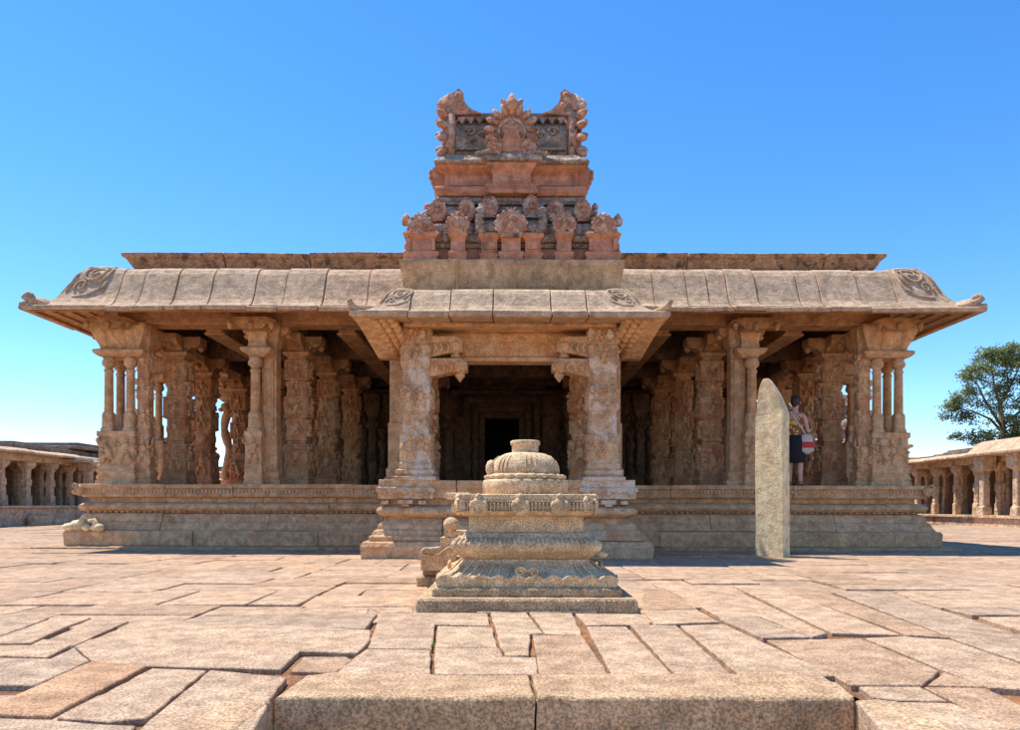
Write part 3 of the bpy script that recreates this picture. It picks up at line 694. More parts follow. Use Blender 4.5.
# tier 1 wall
x0,x1=TX_(409,12.4),TX_(614,12.4)
m=TM(); m.box(x0+.08,x1-.08,12.52,14.4,4.89,5.40); m.build('lower_storey',M['plaster'],tower)
m=TM(); m.box(x0,x1,12.36,14.5,4.885,4.96); roll(m,x0+.03,x1-.03,12.38,14.45,5.26,5.44); m.box(x0+.1,x1-.1,12.46,14.4,5.18,5.26); m.build('lower_cornice',M['grey'],tower,bevel=.01)
niches=[(420,33,23,229,211),(457,18,23,229,210),(510.5,24,32,232,206),(564,18,23,229,210),(603,33,23,229,211)]
for (p,wb,wa,yb,yt) in niches:
    Y=12.2; cx=TX_(p,Y); h=wb/2*Y/F; Yf=12.24
    m=TM(); m.stack(cx,Yf+.2,[(4.89,h*1.08,.2),(4.93,h*1.08,.2),(4.95,h*.95,.17),(5.02,h*1.1,.19),(5.05,h*1.05,.19),(5.07,h*.8,.15),(5.27,h*.8,.15),(5.30,h*.95,.18),(5.34,h*1.12,.22),(5.38,h*1.0,.2),(5.40,h*.7,.15)])
    if wb>30:
        for s in(-1,1): m.box(cx+s*h*.75-.03,cx+s*h*.75+.03,Yf+.0,Yf+.04,5.07,5.27)
        m.lathe(cx,Yf+.28,[(5.38,.2),(5.5,.23),(5.62,.16),(5.7,.05),(5.8,.01)],12)
    o=m.build('miniature_shrine',M['plaster'],tower,bevel=.006)
    m=TM(); flame(m,cx,Yf-.02,gz(yb+4,Y),wa*Y/F*1.05,(yb+4-yt)*Y/F); m.build('flame_gable',M['lobe'],o)
# wings of the central shrine
for s in(-1,1):
    Y=12.25; cx=TX_(510.5+s*22,Y); m=TM()
    m.stack(cx,Y+.22,[(4.89,.17,.2),(4.94,.17,.2),(4.96,.14,.16),(5.03,.18,.2),(5.05,.13,.15),(5.26,.13,.15),(5.30,.18,.2),(5.37,.18,.2),(5.39,.12,.12)])
    m.box(cx-.1,cx+.1,Y+.04,Y+.09,5.10,5.23)
    o=m.build('wing_shrine',M['plaster'],tower,bevel=.006)
    m=TM(); P=[(cx+s*.06,Y+.05,5.38),(cx+s*.17,Y+.05,5.45),(cx+s*.17,Y+.05,5.6),(cx+s*.12,Y+.05,5.76),(cx+s*.16,Y+.05,5.86)]
    m.tube(P,[.06,.07,.07,.06,.02],8)
    for k in range(4): m.ell((cx+s*.15,Y+.02,5.44+k*.1),(.09,.06,.045))
    roll(m,cx-.16,cx+.16,Y+.02,Y+.5,5.38,5.62)
    m.build('vault_end_roll',M['grey'],o)
# side flame ornaments at tower edges
for s,p in((-1,405),(1,618)):
    m=TM()
    cx=TX_(p,12.6)
    for k in range(5): m.ell((cx-s*.02*k,12.7,5.15+k*.13),(.06,.12,.08))
    m.lathe(cx,12.7,[(5.65,.07),(5.75,.09),(5.85,.02)],8)
    m.build('edge_ornament',M['lobe'],tower)
# small bulbs filling row 1
m=TM()
for p in (437,445,470,476,546,552,578,586):
    cx=TX_(p,12.35); m.stack(cx,12.46,[(5.40,.07,.05),(5.44,.09,.06),(5.5,.06,.05),(5.53,.09,.06),(5.57,.04,.04)])
m.build('pilaster_cap',M['grey'],tower)
# tier 2
Y=12.65; x0,x1=TX_(430,Y),TX_(590,Y)
m=TM(); m.box(x0+.06,x1-.06,Y+.06,14.3,5.4,5.9); 
for p in (447,458,477,501,520,543,565,574): cx=TX_(p,Y); m.box(cx-.04,cx+.04,Y+.01,Y+.08,5.5,5.72)
m.build('upper_storey',M['plaster'],tower,bevel=.005)
m=TM(); roll(m,x0-.05,x1+.05,Y-.08,14.4,5.76,5.98); m.box(x0-.02,x1+.02,Y-.04,14.35,5.70,5.76); m.box(x0+.05,x1-.05,Y-.0,14.3,5.56,5.60); m.box(x0+.04,x1-.04,Y-.03,14.3,5.975,6.03); m.build('upper_cornice',M['grey'],tower,bevel=.01)
for p,hh in((437,0),(466,0),(489,.06),(531,.06),(555,0),(582,0)):
    Y2=12.52; cx=TX_(p,Y2); m=TM(); flame(m,cx,Y2,5.66+hh,.30,.42)
    m.build('flame_gable',M['lobe'],tower)
for s,p in((-1,426),(1,595)):
    m=TM()
    cx=TX_(p,12.8)
    for k in range(3): m.ell((cx,12.9,5.74+k*.1),(.05,.09,.06))
    m.lathe(cx,12.9,[(6.0,.05),(6.06,.06),(6.12,.01)],8)
    m.build('edge_ornament',M['lobe'],tower)
# mouldings below body
Y=12.62
m=TM(); x0,x1=TX_(435,Y),TX_(585,Y); m.box(x0+.06,x1-.06,Y+.1,14.25,6.0,6.3)
roll(m,x0,x1,Y,14.3,6.03,6.12); m.build('dark_moulding',M['grey'],tower,bevel=.008)
m=TM(); m.stack((x0+x1)/2,13.46,[(6.13,(x1-x0)/2-.02,.82),(6.19,(x1-x0)/2+.03,.87),(6.22,(x1-x0)/2+.0,.84),(6.25,(x1-x0)/2+.03,.87),(6.29,(x1-x0)/2+.0,.84)])
cxm=TX_(511,Y); m.stack(cxm,13.0,[(6.132,.44,.48),(6.19,.46,.50),(6.23,.42,.46),(6.26,.46,.50),(6.30,.43,.47)])
m.build('body_moulding',M['plaster'],tower,bevel=.008)
# body
Y=12.72; x0,x1=TX_(444,Y),TX_(577,Y); cx=(x0+x1)/2; hx=(x1-x0)/2
m=TM(); m.stack(cx,13.5,[(6.28,hx,.75),(6.56,hx,.75),(6.62,hx+.10,.84),(6.66,hx+.14,.88)])
for s in(-1,1):
    q=cx+s*hx*.62; zz=6.34
    m.box(q-.38,q+.38,Y+.01-.006,Y+.03,6.34,6.36); m.box(q-.38,q+.38,Y-.004+.008,Y+.03,6.53,6.55); m.box(q-.38,q-.36,Y+.002,Y+.03,6.361,6.529); m.box(q+.36,q+.38,Y+.002,Y+.03,6.361,6.529)
m.stack(cxm,13.0,[(6.295,.33,.38),(6.52,.33,.38),(6.60,.40,.46),(6.66,.44,.48)])
m.box(cxm-.2,cxm+.2,12.61,12.66,6.36,6.5)
m.build('tower_body',M['plaster'],tower,bevel=.008)
for s in(-1,1):
    m=TM(); q=cx+s*(hx+.10)
    pf=[(q-s*.1,6.3),(q+s*.02,6.34),(q+s*.10,6.45),(q+s*.14,6.6),(q+s*.12,6.72),(q-s*.1,6.72)]
    if s<0: pf=pf[::-1]
    m.extr(pf,Y+.15,Y+.22)
    for k in range(5): m.ell((q+s*(.06+.1*min(k,3)/3),Y+.3,6.36+.08*k),(.05,.12,.05))
    m.build('side_brace',M['plaster'],tower)
# top cornice slab
m=TM(); Y=12.55; x0,x1=TX_(434,Y),TX_(588,Y); m.stack((x0+x1)/2,13.5,[(6.655,(x1-x0)/2-.03,.93),(6.68,(x1-x0)/2+.02,.97),(6.72,(x1-x0)/2,.95),(6.80,(x1-x0)/2-.12,.84),(6.86,(x1-x0)/2-.16,.80)])
m.stack(cxm,12.98,[(6.668,.5,.50),(6.70,.52,.53),(6.76,.5,.50),(6.86,.4,.4)])
m.build('top_cornice',M['grey'],tower,bevel=.012)
# barrel vault
Yc=13.45; x0,x1=TX_(455,12.95),TX_(566,12.95)
prof=[]
for i in range(17):
    a=-.12*PI+1.24*PI*i/16; prof.append((Yc-.55*math.cos(a),7.17+.60*math.sin(a)))
m=TM(); n=len(prof); vs=[(x0,y,z) for y,z in prof]+[(x1,y,z) for y,z in prof]
fs=[tuple(range(n)),tuple(range(2*n-1,n-1,-1))]+[(i,n+i,n+(i+1)%n,(i+1)%n) for i in range(n)]
m.add(vs,fs,False)
m.stack((x0+x1)/2,Yc,[(6.85,(x1-x0)/2+.05,.55),(6.93,(x1-x0)/2+.02,.52),(6.96,(x1-x0)/2,.46),(7.0,(x1-x0)/2,.46)])
vault=m.build('barrel_vault',M['grey'],tower,bevel=.01)
m=TM(); m.box(x0+.03,x1-.03,Yc-.42,Yc-.36,7.62,7.75)
for i in range(12):
    q=x0+.1+i*(x1-x0-.2)/11
    if abs(q-cxm)>.35: m.extr([(q,7.52),(q+.075,7.64),(q-.075,7.64)],Yc-.5,Yc-.40)
for s in(-1,1):
    scroll(m,(cxm+s*.72,Yc-.56,7.36),.1,1.3,.022,sgn=s); scroll(m,(cxm+s*.5,Yc-.57,7.3),.07,1.3,.02,sgn=s)
m.box(x0+.03,x1-.03,Yc-.60,Yc-.5,7.02,7.06); m.build('vault_frieze',M['grey'],vault)
# vault ends: horseshoe fans seen edge-on, with horns
for s,p in((-1,446),(1,576)):
    X0=TX_(p,12.95); m=TM()
    P=[]
    for i in range(15):
        a=-.25*PI+1.5*PI*i/14; P.append((X0-s*.08,Yc-.62*math.cos(a),7.25+.66*math.sin(a)))
    m.tube(P,.075,8)
    for i in range(15):
        a=-.22*PI+1.44*PI*i/14
        c_=(X0+s*.06,Yc-.70*math.cos(a),7.22+.72*math.sin(a))
        m.ell(c_,(.085,.07,.17),8,5,Matrix.Rotation(-a+PI/2+.5,3,'X')@Matrix.Rotation(s*.45,3,'Y'))
        m.ell((c_[0]+s*.05,c_[1],c_[2]+.05),(.05,.04,.11),7,4,Matrix.Rotation(-a+PI/2+.5,3,'X')@Matrix.Rotation(s*.6,3,'Y'))
        m.ell((X0-s*.10,Yc-.66*math.cos(a),7.25+.68*math.sin(a)),(.03,.035,.04))
    m.box(X0-.08,X0+.08,Yc-.5,Yc+.5,6.86,7.6)
    m.build('vault_end_fan',M['lobe'],vault)
    for (yy,dx) in((Yc-.35,0),(Yc+.45,-s*.16)):
        m=TM()
        m.tube([(X0-s*.02+dx,yy,7.72),(X0+s*.02+dx,yy,7.9),(X0+s*.0+dx,yy,8.03),(X0-s*.03+dx,yy,8.12)],[.16,.15,.09,.02],8)
        m.tube([(X0+s*.10+dx,yy,7.80),(X0+s*.13+dx,yy,7.95),(X0+s*.10+dx,yy,8.05)],[.07,.06,.02],7)
        m.tube([(X0-s*.08+dx,yy,7.7),(X0-s*.12+dx,yy,7.9),(X0-s*.10+dx,yy,8.08)],[.10,.08,.02],7)
        if not dx:
            pf=[(X0,7.66),(X0-s*.60,7.70),(X0-s*.43,7.77),(X0-s*.33,7.87),(X0-s*.29,7.97),(X0-s*.29,8.06),(X0-s*.21,8.13),(X0-s*.12,8.06),(X0-s*.02,8.02)]
            m.extr(pf if s<0 else pf[::-1],12.93,13.07); m.ell((X0-s*.2,12.93,7.98),(.07,.05,.10),8,5); m.ell((X0-s*.24,12.93,7.82),(.08,.04,.08),8,5)
        m.build('horn_ornament',M['lobe'],vault)
# central great gable
m=TM(); flame(m,cxm,12.72,6.92,.82,.80)
n_=11
for i in range(n_):
    a=-PI*.1+PI*1.2*i/(n_-1); m.ell((cxm+.36*math.cos(a),12.70,7.28+.37*math.sin(a)),(.06,.06,.12),7,4,Matrix.Rotation(PI/2-a,3,'Y'))
m.lathe(cxm,12.72,[(7.62,.10),(7.70,.14),(7.78,.10),(7.86,.06),(7.93,.015)],8)
for s in(-1,1): m.ell((cxm+s*.13,12.72,7.76),(.05,.05,.09),7,4,Matrix.Rotation(s*.7,3,'Y'))
gg=m.build('great_flame_gable',M['lobe'],tower)
m=TM(); m.stack(cxm,12.68,[(6.86,.28,.1),(6.93,.30,.12),(6.96,.22,.09),(7.03,.22,.1),(7.07,.25,.12),(7.09,.15,.09),(7.20,.12,.08),(7.23,.17,.1),(7.26,.09,.07),(7.31,.12,.08),(7.36,.03,.04)])
m.build('votive_pedestal',M['plaster'],gg,bevel=.01)
for s in(-1,1):
    m=TM(); q=cxm+s*.29; flame(m,q,12.52,6.76,.26,.32); m.build('bud_finial',M['lobe'],tower)
    m=TM(); 
    for k in range(5): m.ell((cxm+s*(.38+.05*k),12.5,6.82-.01*k),(.05,.06,.035))
    m.build('scroll_carving',M['grey'],tower)

# ================================================================== ALTAR (balipitha)
AX=.12; AY=6.77
altar=thing('altar_pedestal',(AX,AY,0),'tiered stone altar with fluted lotus dome on the pavement before the porch','altar')
def AMB(): return MB()
def ring(m,hx,pts,n=28,joint=None):
    pass
def sqtier(name,pts,mat,bev=.012,wave=None,joints=()):
    """pts (z,h): square tier subdivided so noise and scallops can act"""
    m=MB(); N=60; vs=[];fs=[]
    per=[]
    for side in range(4):
        for i in range(N):
            t=-1+2*i/N
            per.append(((t,-1),(1,t),(-t,1),(-1,-t))[side]+(side,i))
    P=len(per)
    for k,(z,h) in enumerate(pts):
        for (a,b,side,i) in per:
            x,y=a*h,b*h; dz=0
            if wave and k in wave: dz=wave[k]*abs(math.sin(i/N*PI*10))
            w=.006*noise.noise((x*5,y*5,z*7+3))
            x*=(1+w/max(h,.1));y*=(1+w/max(h,.1))
            vs.append((x,y,z+dz))
    fs=[tuple(range(P-1,-1,-1)),tuple((len(pts)-1)*P+i for i in range(P))]
    for k in range(len(pts)-1):
        for i in range(P):
            j=(i+1)%P; fs.append((k*P+i,k*P+j,(k+1)*P+j,(k+1)*P+i))
    m.add(vs,fs)
    return m
def fin(m,name,mat,bev=.008): return m.build(name,M[mat],altar,bevel=bev)
m=sqtier('',[(-.03,.885),(.06,.888),(.095,.88),(.103,.865)],'altarD'); fin(m,'base_slab','altarD',.012)
m=sqtier('',[(.101,.765),(.12,.772),(.165,.768),(.178,.755)],'altarD'); fin(m,'step_slab','altarD',.01)
m=sqtier('',[(.176,.73),(.20,.735),(.205,.74),(.245,.742),(.262,.70),(.30,.62),(.345,.56),(.375,.535),(.392,.53)],'altar',wave={3:.035,2:.035,1:.03})
# carved ribs on the bell tier
m.m=Matrix.Identity(4)
for s_ in range(4):
    m.m=Matrix.Rotation(s_*PI/2,4,'Z')
    for i in range(17):
        t=-1+2*(i+.5)/17
        if abs(t)<.13: continue
        if i>6 and i not in(14,15): continue
        m.tube([(t*.56,-.575,.36),(t*.63,-.645,.295),(t*.70,-.735,.25)],.010,5)
    scroll(m,(-.05,-.69,.30),.05,1.5,.012); scroll(m,(.06,-.69,.30),.045,1.5,.012,sgn=-1)
m.m=Matrix.Identity(4)
fin(m,'bell_course','altar')
m=sqtier('',[(.385,.50),(.40,.53),(.43,.575),(.465,.61),(.495,.625),(.525,.625),(.55,.60),(.575,.555),(.60,.53),(.615,.52)],'altar')
for s_ in range(4):
    m.m=Matrix.Rotation(s_*PI/2,4,'Z')
    for i in range(30):
        t=-1+2*(i+.5)/30; m.tube([(t*.62,-.625,.50),(t*.615,-.617,.53),(t*.60,-.595,.555),(t*.575,-.565,.575)],.014,5)
m.m=Matrix.Identity(4)
fin(m,'torus_course','altar')
m=sqtier('',[(.61,.485),(.70,.487),(.756,.487)],'altar'); 
for x in(-.3,.02,.31): m.box(x-.035,x+.035,-.498,-.48,.70,.754)
fin(m,'neck_course','altar')
m=sqtier('',[(.752,.49),(.765,.54),(.78,.565),(.84,.572),(.86,.56),(.90,.565),(.93,.57),(.942,.56)],'altar')
fin(m,'cornice_course','altar')
m=MB(); r=random.Random(2)
for s_ in range(4):
    m.m=Matrix.Rotation(s_*PI/2,4,'Z')
    for i in range(34):
        t=-.52+1.04*i/33
        m.tube([(t,-.572,.80),(t,-.582,.87)],.0105,5)
    m.box(-.56,.56,-.585,-.568,.875,.89); m.box(-.56,.56,-.585,-.568,.79,.80)
    for x in(-.40,-.05,.28,.50):
        if x==.50: m.ell((x,-.562,.85),(.035,.03,.08)); continue
        m.ell((x,-.585,.80),(.085,.03,.045)); m.ell((x,-.59,.86),(.055,.035,.06)); m.ell((x,-.588,.92),(.028,.03,.03)); m.ell((x-.05,-.59,.84),(.03,.03,.05)); m.ell((x+.05,-.59,.84),(.03,.03,.05))
m.m=Matrix.Identity(4); fin(m,'figure_frieze','altar',0)
m=MB(); m.lathe(0,0,[(.94,.37),(.95,.385),(1.05,.388),(1.075,.38),(1.082,.35)],40); fin(m,'round_drum','altar',0)
m=MB(); m.lathe(0,0,[(1.08,.33),(1.088,.345),(1.105,.352),(1.118,.345),(1.13,.31)],132,lob=22,la=.075)
m.lathe(0,0,[(1.12,.31),(1.16,.315),(1.20,.31),(1.25,.285),(1.29,.24),(1.315,.19),(1.325,.15)],48)
for i in range(44):
    a=2*PI*i/44
    if (i//3)%2==0: continue
    m.tube([(.316*math.cos(a),.316*math.sin(a),1.14),(.312*math.cos(a),.312*math.sin(a),1.20),(.288*math.cos(a),.288*math.sin(a),1.25),(.24*math.cos(a),.24*math.sin(a),1.292)],.008,5)
m.ell((-.31,-.08,1.18),(.05,.06,.08))
fin(m,'lotus_dome','altar',0)
m=MB(); m.lathe(0,0,[(1.32,.125),(1.335,.12),(1.39,.122),(1.40,.135),(1.43,.137),(1.438,.12)],28); fin(m,'top_knob','altar',0)
# side stair and ball balustrade at the left rear
m=MB(); m.m=Matrix.Translation((-.10,.95,0))
m.box(-1.02,-.62,.0,.62,-.01,.10); m.box(-.96,-.60,.05,.55,.101,.20); m.box(-.90,-.55,.06,.5,.201,.29)
fin(m,'side_step','altarD',.015)
m=MB(); m.m=Matrix.Translation((-.10,.95,-.02))
m.extr([(-1.0,.30),(-.60,.30),(-.60,.47),(-.68,.48),(-.78,.43),(-.90,.42),(-.98,.37)],-.09,.09); m.box(-.76,-.50,-.06,.3,.46,.53); m.box(-.72,-.50,-.04,.3,.533,.60)
m.box(-.96,-.62,-.07,.07,.19,.30); m.ell((-.655,0,.665),(.082,.082,.078),14,9); scroll(m,(-.90,-.095,.375),.06,1.5,.018); m.tube([(-.86,-.09,.33),(-.76,-.095,.36),(-.68,-.095,.42),(-.62,-.09,.44)],.02,6)
fin(m,'curled_balustrade','altar',.01)
m=MB(); m.box(-.66,-.50,.1,.45,.78,.92); m.box(-.72,-.5,-.1,.3,.90,.96)
for k in range(4): m.ell((-.64+.03*k,.08,.82+.02*k),(.05,.05,.06))
fin(m,'side_ledge','altar',.02)
m=MB(); m.ell((.62,.15,.41),(.09,.08,.045)); m.ell((.70,.1,.39),(.07,.06,.035)); fin(m,'loose_stone','menhir',0)

# ================================================================== MENHIR
m=MB()
Y=12.28; base=[(-.26,-.10),(.12,-.32),(.30,-.10),(.20,.22),(-.20,.22)]
base=[(-.255,.20),(.06,-.21),(.245,-.02),(.13,.16),(-.06,.38)]
lev=[(-.06,1.02,0),(.02,1.0,0),(.5,1.0,0),(1.0,1.0,-.005),(1.6,1.0,-.012),(2.1,.985,-.012),(2.35,.97,-.005),(2.52,.86,-.03),(2.68,.72,-.06),(2.80,.52,-.09),(2.90,.32,-.12),(2.95,.16,-.14)]
N=6; vs=[]; nb=len(base)
ringn=nb*N
for (z,k,dx) in lev:
    for i in range(nb):
        a=base[i]; b=base[(i+1)%nb]
        for j in range(N):
            t=j/N; x=(a[0]+(b[0]-a[0])*t)*k+dx; y=(a[1]+(b[1]-a[1])*t)*k
            w=noise.noise((x*3,y*3,z*2.5))*.022*(1+2*(z>2.3))
            vs.append((x*(1+w),y*(1+w)+w*.4,z+ (w*.8 if z>2.3 else 0)))
fs=[tuple(range(ringn-1,-1,-1)),tuple((len(lev)-1)*ringn+i for i in range(ringn))]
for k in range(len(lev)-1):
    for i in range(ringn):
        j=(i+1)%ringn; fs.append((k*ringn+i,k*ringn+j,(k+1)*ringn+j,(k+1)*ringn+i))
m.add(vs,fs)
mh=m.build('standing_stone',M['menhir'],None,bevel=.015,loc=(gx(774.5,Y)+.005,Y,0))
tag(mh,'tall pale granite slab with curved tip standing upright before the right wing','standing stone')

# ================================================================== PAVEMENT
pv=[];pf_=[];ptint=[]
def slab(poly,z=0,tilt=(0,0),inset=.004,edge=.008,dens=.10,jit=.005,rg=random,depth=.13,tint=1.0):
    # poly: list of (x,y) world, any orientation -> ccw
    A=sum(poly[i][0]*poly[(i+1)%len(poly)][1]-poly[(i+1)%len(poly)][0]*poly[i][1] for i in range(len(poly)))/2
    if A<0: poly=poly[::-1]
    pts=[]
    for i in range(len(poly)):
        a=Vector(poly[i]);b=Vector(poly[(i+1)%len(poly)]); L=(b-a).length; n=max(1,min(30,int(L/dens)))
        for k in range(n):
            p=a+(b-a)*(k/n)
            if k>0:
                q=Vector((-(b-a).y,(b-a).x)).normalized(); p=p+q*jit*rg.uniform(-1,1)
            pts.append(p)
    n=len(pts); c=sum(pts,Vector((0,0)))/n
    def off(ps,d):
        out=[]
        for i in range(n):
            a=ps[i-1];b=ps[i];e=ps[(i+1)%n]
            d1=(b-a).normalized();d2=(e-b).normalized()
            n1=Vector((-d1.y,d1.x));n2=Vector((-d2.y,d2.x)); s=(n1+n2)
            if s.length<.3: s=n1
            s.normalize(); out.append(b+s*d/max(.5,s.dot(n1)))
        return out
    r0=off(pts,inset); r1=off(pts,inset+edge*.45); r2=off(pts,inset+edge)
    def zz(p,dz): return z+tilt[0]*(p.x-c.x)+tilt[1]*(p.y-c.y)+dz
    o=len(pv)
    for ps,dz in((r0,-depth),(r0,-edge*.8),(r1,-edge*.25),(r2,0)):
        for p in ps: pv.append((p.x,p.y,zz(p,dz)))
    for k in range(3):
        for i in range(n):
            j=(i+1)%n; pf_.append((o+k*n+i,o+k*n+j,o+(k+1)*n+j,o+(k+1)*n+i)); ptint.append(tint)
    pf_.append(tuple(o+3*n+i for i in range(n))); ptint.append(tint)
rg=random.Random(21)
T=[ # traced slabs, pixel outlines of the near pavement (photo 1020x730) ; last = tint key
 ([(90,663),(148,667),(52,717),(-28,715)],'o',.012),
 ([(152,668),(208,670),(148,718),(108,722),(56,718)],'n',-.006),
 ([(-60,717),(52,719.5),(106,724),(138,725),(118,748),(-90,748)],'g',-.01),
 ([(210,671),(288,678),(271,700),(246,748),(120,748),(148,720)],'n',0),
 ([(-20,647),(72,646.5),(47,658.5),(-30,656)],'n',.012),
 ([(-40,658),(50,659.5),(75,648),(91,661),(36,685.5),(-60,684)],'g',.0),
 ([(137,622.5),(205,623.5),(371,630.5),(371,640),(358,653),(301,651.5),(281,669),(148,666),(92,662),(75,647)],'n',.004),
 ([(290,669),(303,655),(348,655),(353,658.5),(336,671)],'b',-.03),
 ([(53,619),(92,618),(62,630),(31,644.5),(-10,645.5),(-60,645),(0,638)],'n',.01),
 ([(95,619),(130,621.5),(101,634),(75,646),(36,645),(68,631)],'n',-.004),
 ([(-60,620),(50,619),(-2,638),(-90,640)],'g',0),
 ([(200,617),(282,616),(378,614.5),(366,629.5),(250,626.5),(172,624)],'g',.012),
 ([(232,608.5),(370,608),(367,614),(282,615.3),(203,616.4)],'n',0),
 ([(380,614),(414,613),(488,613.7),(491,626),(436,624.5),(433,648.5),(367,647.5),(374,630)],'n',.002),
 ([(366,648.5),(432,649.5),(431,675),(365,676),(300,677),(337,672),(354,657)],'n',-.002),
 ([(437,626),(493,627),(499,647),(435,646.5)],'p',-.004),
 ([(435,648),(500,648.3),(504,656.3),(537,657),(539,674),(434,674)],'n',0),
 ([(490,611.5),(527,612),(544,633),(531,634),(530,655),(505,656),(499,643)],'p',-.002),
 ([(529,612),(573,613),(584,636),(545,633)],'p',0),
 ([(532,635),(584,637),(611,675),(540,676)],'b',.004),
 ([(575,613),(640,613.5),(652,624),(586,625)],'p',0),
 ([(586,626),(627,626),(675,675.3),(612,675.3)],'n',0),
 ([(630,625),(677,625),(735,675.3),(677,675.3)],'n',.003),
 ([(680,624.5),(724,623),(838,675),(741,675.3)],'n',-.003),
 ([(642,610),(698,609.3),(720,621),(655,624)],'n',0),
 ([(643,588),(662,588),(680,596),(698,608.5),(643,609.5)],'b',.004),
 ([(718,618.3),(760,617),(811,637),(763,637.5)],'g',.012),
 ([(766,639.5),(862,637.5),(941,669.5),(924,684),(851,684)],'b',0),
 ([(664,588),(729,586),(828,632),(812,636),(762,616),(722,617.5),(684,597)],'n',-.003),
 ([(733,586),(775,587),(902,633),(832,631)],'n',.004),
 ([(779,588),(822,589.5),(935,631),(950,637),(908,634)],'b',0),
 ([(865,637),(905,635.3),(951,638.5),(1022,663),(1120,695),(990,686),(943,669)],'n',.002),
 ([(858,686),(921,685.5),(949,700),(898,699),(873,696.5)],'n',.004),
 ([(875,698),(898,701),(952,702),(1000,720),(1042,748),(896,748),(857,701)],'n',-.002),
 ([(923,686),(986,686.5),(1120,748),(1048,748),(957,702)],'b',0),
 ([(829,590),(890,590.5),(913,600),(975,619),(1080,655),(1080,680),(953,638),(938,631)],'g',.003),
 ([(943,607.5),(1100,606),(1100,613.5),(972,614)],'g',.006),
 ([(978,616),(1100,615),(1100,655)],'n',0),
 ([(893,590),(1100,589),(1100,605.5),(941,606),(915,599.5)],'n',-.002),
 ([(926,684.3),(943.5,670.5),(987,685.2)],'b',0),
 ([(370,607.5),(414,607),(414,612),(381,613)],'n',-.004),
]
TT={'o':(1.0,.86,.74),'n':(1,.985,.97),'g':(.88,.89,.91),'b':(.90,.84,.79),'p':(1.06,1.06,1.04)}
tpoly=[]
for pts,k,z in T:
    w=[ground(a,b) for a,b in pts]; tpoly.append(w)
    bb_=rg.uniform(.94,1.05)
    slab(w,z*.35,(rg.uniform(-.005,.005),rg.uniform(-.004,.007)),rg=rg,tint=tuple(q*bb_ for q in TT[k]),inset=.0045)
def inside(p,poly):
    c=False;n=len(poly)
    for i in range(n):
        a=poly[i];b=poly[i-1]
        if (a[1]>p[1])!=(b[1]>p[1]) and p[0]<(b[0]-a[0])*(p[1]-a[1])/(b[1]-a[1])+a[0]: c=not c
    return c
def bsp(x0,x1,y0,y1,out,d=0):
    w=x1-x0;h=y1-y0
    if (w*h<rg.uniform(.35,1.3) and w<2.0 and h<1.5) or min(w,h)<.42: out.append((x0,x1,y0,y1)); return
    if (w>h*rg.uniform(.7,1.8)): t=x0+w*rg.uniform(.32,.68); bsp(x0,t,y0,y1,out);bsp(t,x1,y0,y1,out)
    else: t=y0+h*rg.uniform(.32,.68); bsp(x0,x1,y0,t,out);bsp(x0,x1,t,y1,out)
rects=[]
yb=2.0
while yb<31:
    hh=rg.uniform(1.6,2.6); xb=-27.0-rg.random()
    while xb<27:
        ww=rg.uniform(2.2,4.5); bsp(xb,xb+ww,yb,yb+hh,rects); xb+=ww
    yb+=hh
KX0,KX1,KY=-1.03,1.49,3.22
for (x0,x1,y0,y1) in rects:
    cx,cy=(x0+x1)/2,(y0+y1)/2
    samples=[(x0+(x1-x0)*a,y0+(y1-y0)*b) for a in(.1,.5,.9) for b in(.1,.5,.9)]
    hit=sum(any(inside(p,w) for w in tpoly) for p in samples)
    if hit>=7: continue
    if x1>KX0-.15 and x0<KX1+.15 and y0<KY+.35: continue
    if abs(cx-TX)<7.9 and 14.9<cy<25: continue
    far=cy>9
    z=-.013+rg.uniform(-.003,.002) if hit else rg.uniform(-.009,.009)
    tb=rg.uniform(.84,1.08); q_=rg.uniform(.93,1.0); tn=(tb,tb*q_,tb*(2*q_-1.0+.02))
    sk=rg.uniform(-.03,.03)
    poly=[(x0+sk,y0),(x1+sk*.6,y0+sk*.3),(x1-sk*.4,y1+sk*.3),(x0-sk*.4,y1)]
    slab(poly,z,(rg.uniform(-.008,.008),rg.uniform(-.008,.014)) if not hit else (0,0),rg=rg,dens=.35 if far else .14,inset=rg.uniform(.003,.009),edge=.012 if far else .008,tint=tn)
me=bpy.data.meshes.new('pavement'); me.from_pydata(pv,[],pf_)
ca=me.color_attributes.new('tint','FLOAT_COLOR','CORNER')
buf=[]
for p,t in zip(me.polygons,ptint):
    t=t if isinstance(t,tuple) else (t,t,t)
    for _ in range(p.loop_total): buf+= [t[0],t[1],t[2],1.0]
ca.data.foreach_set('color',buf)
me.materials.append(M['pave']); po=bpy.data.objects.new('pavement',me); COL.objects.link(po); po['kind']='structure'
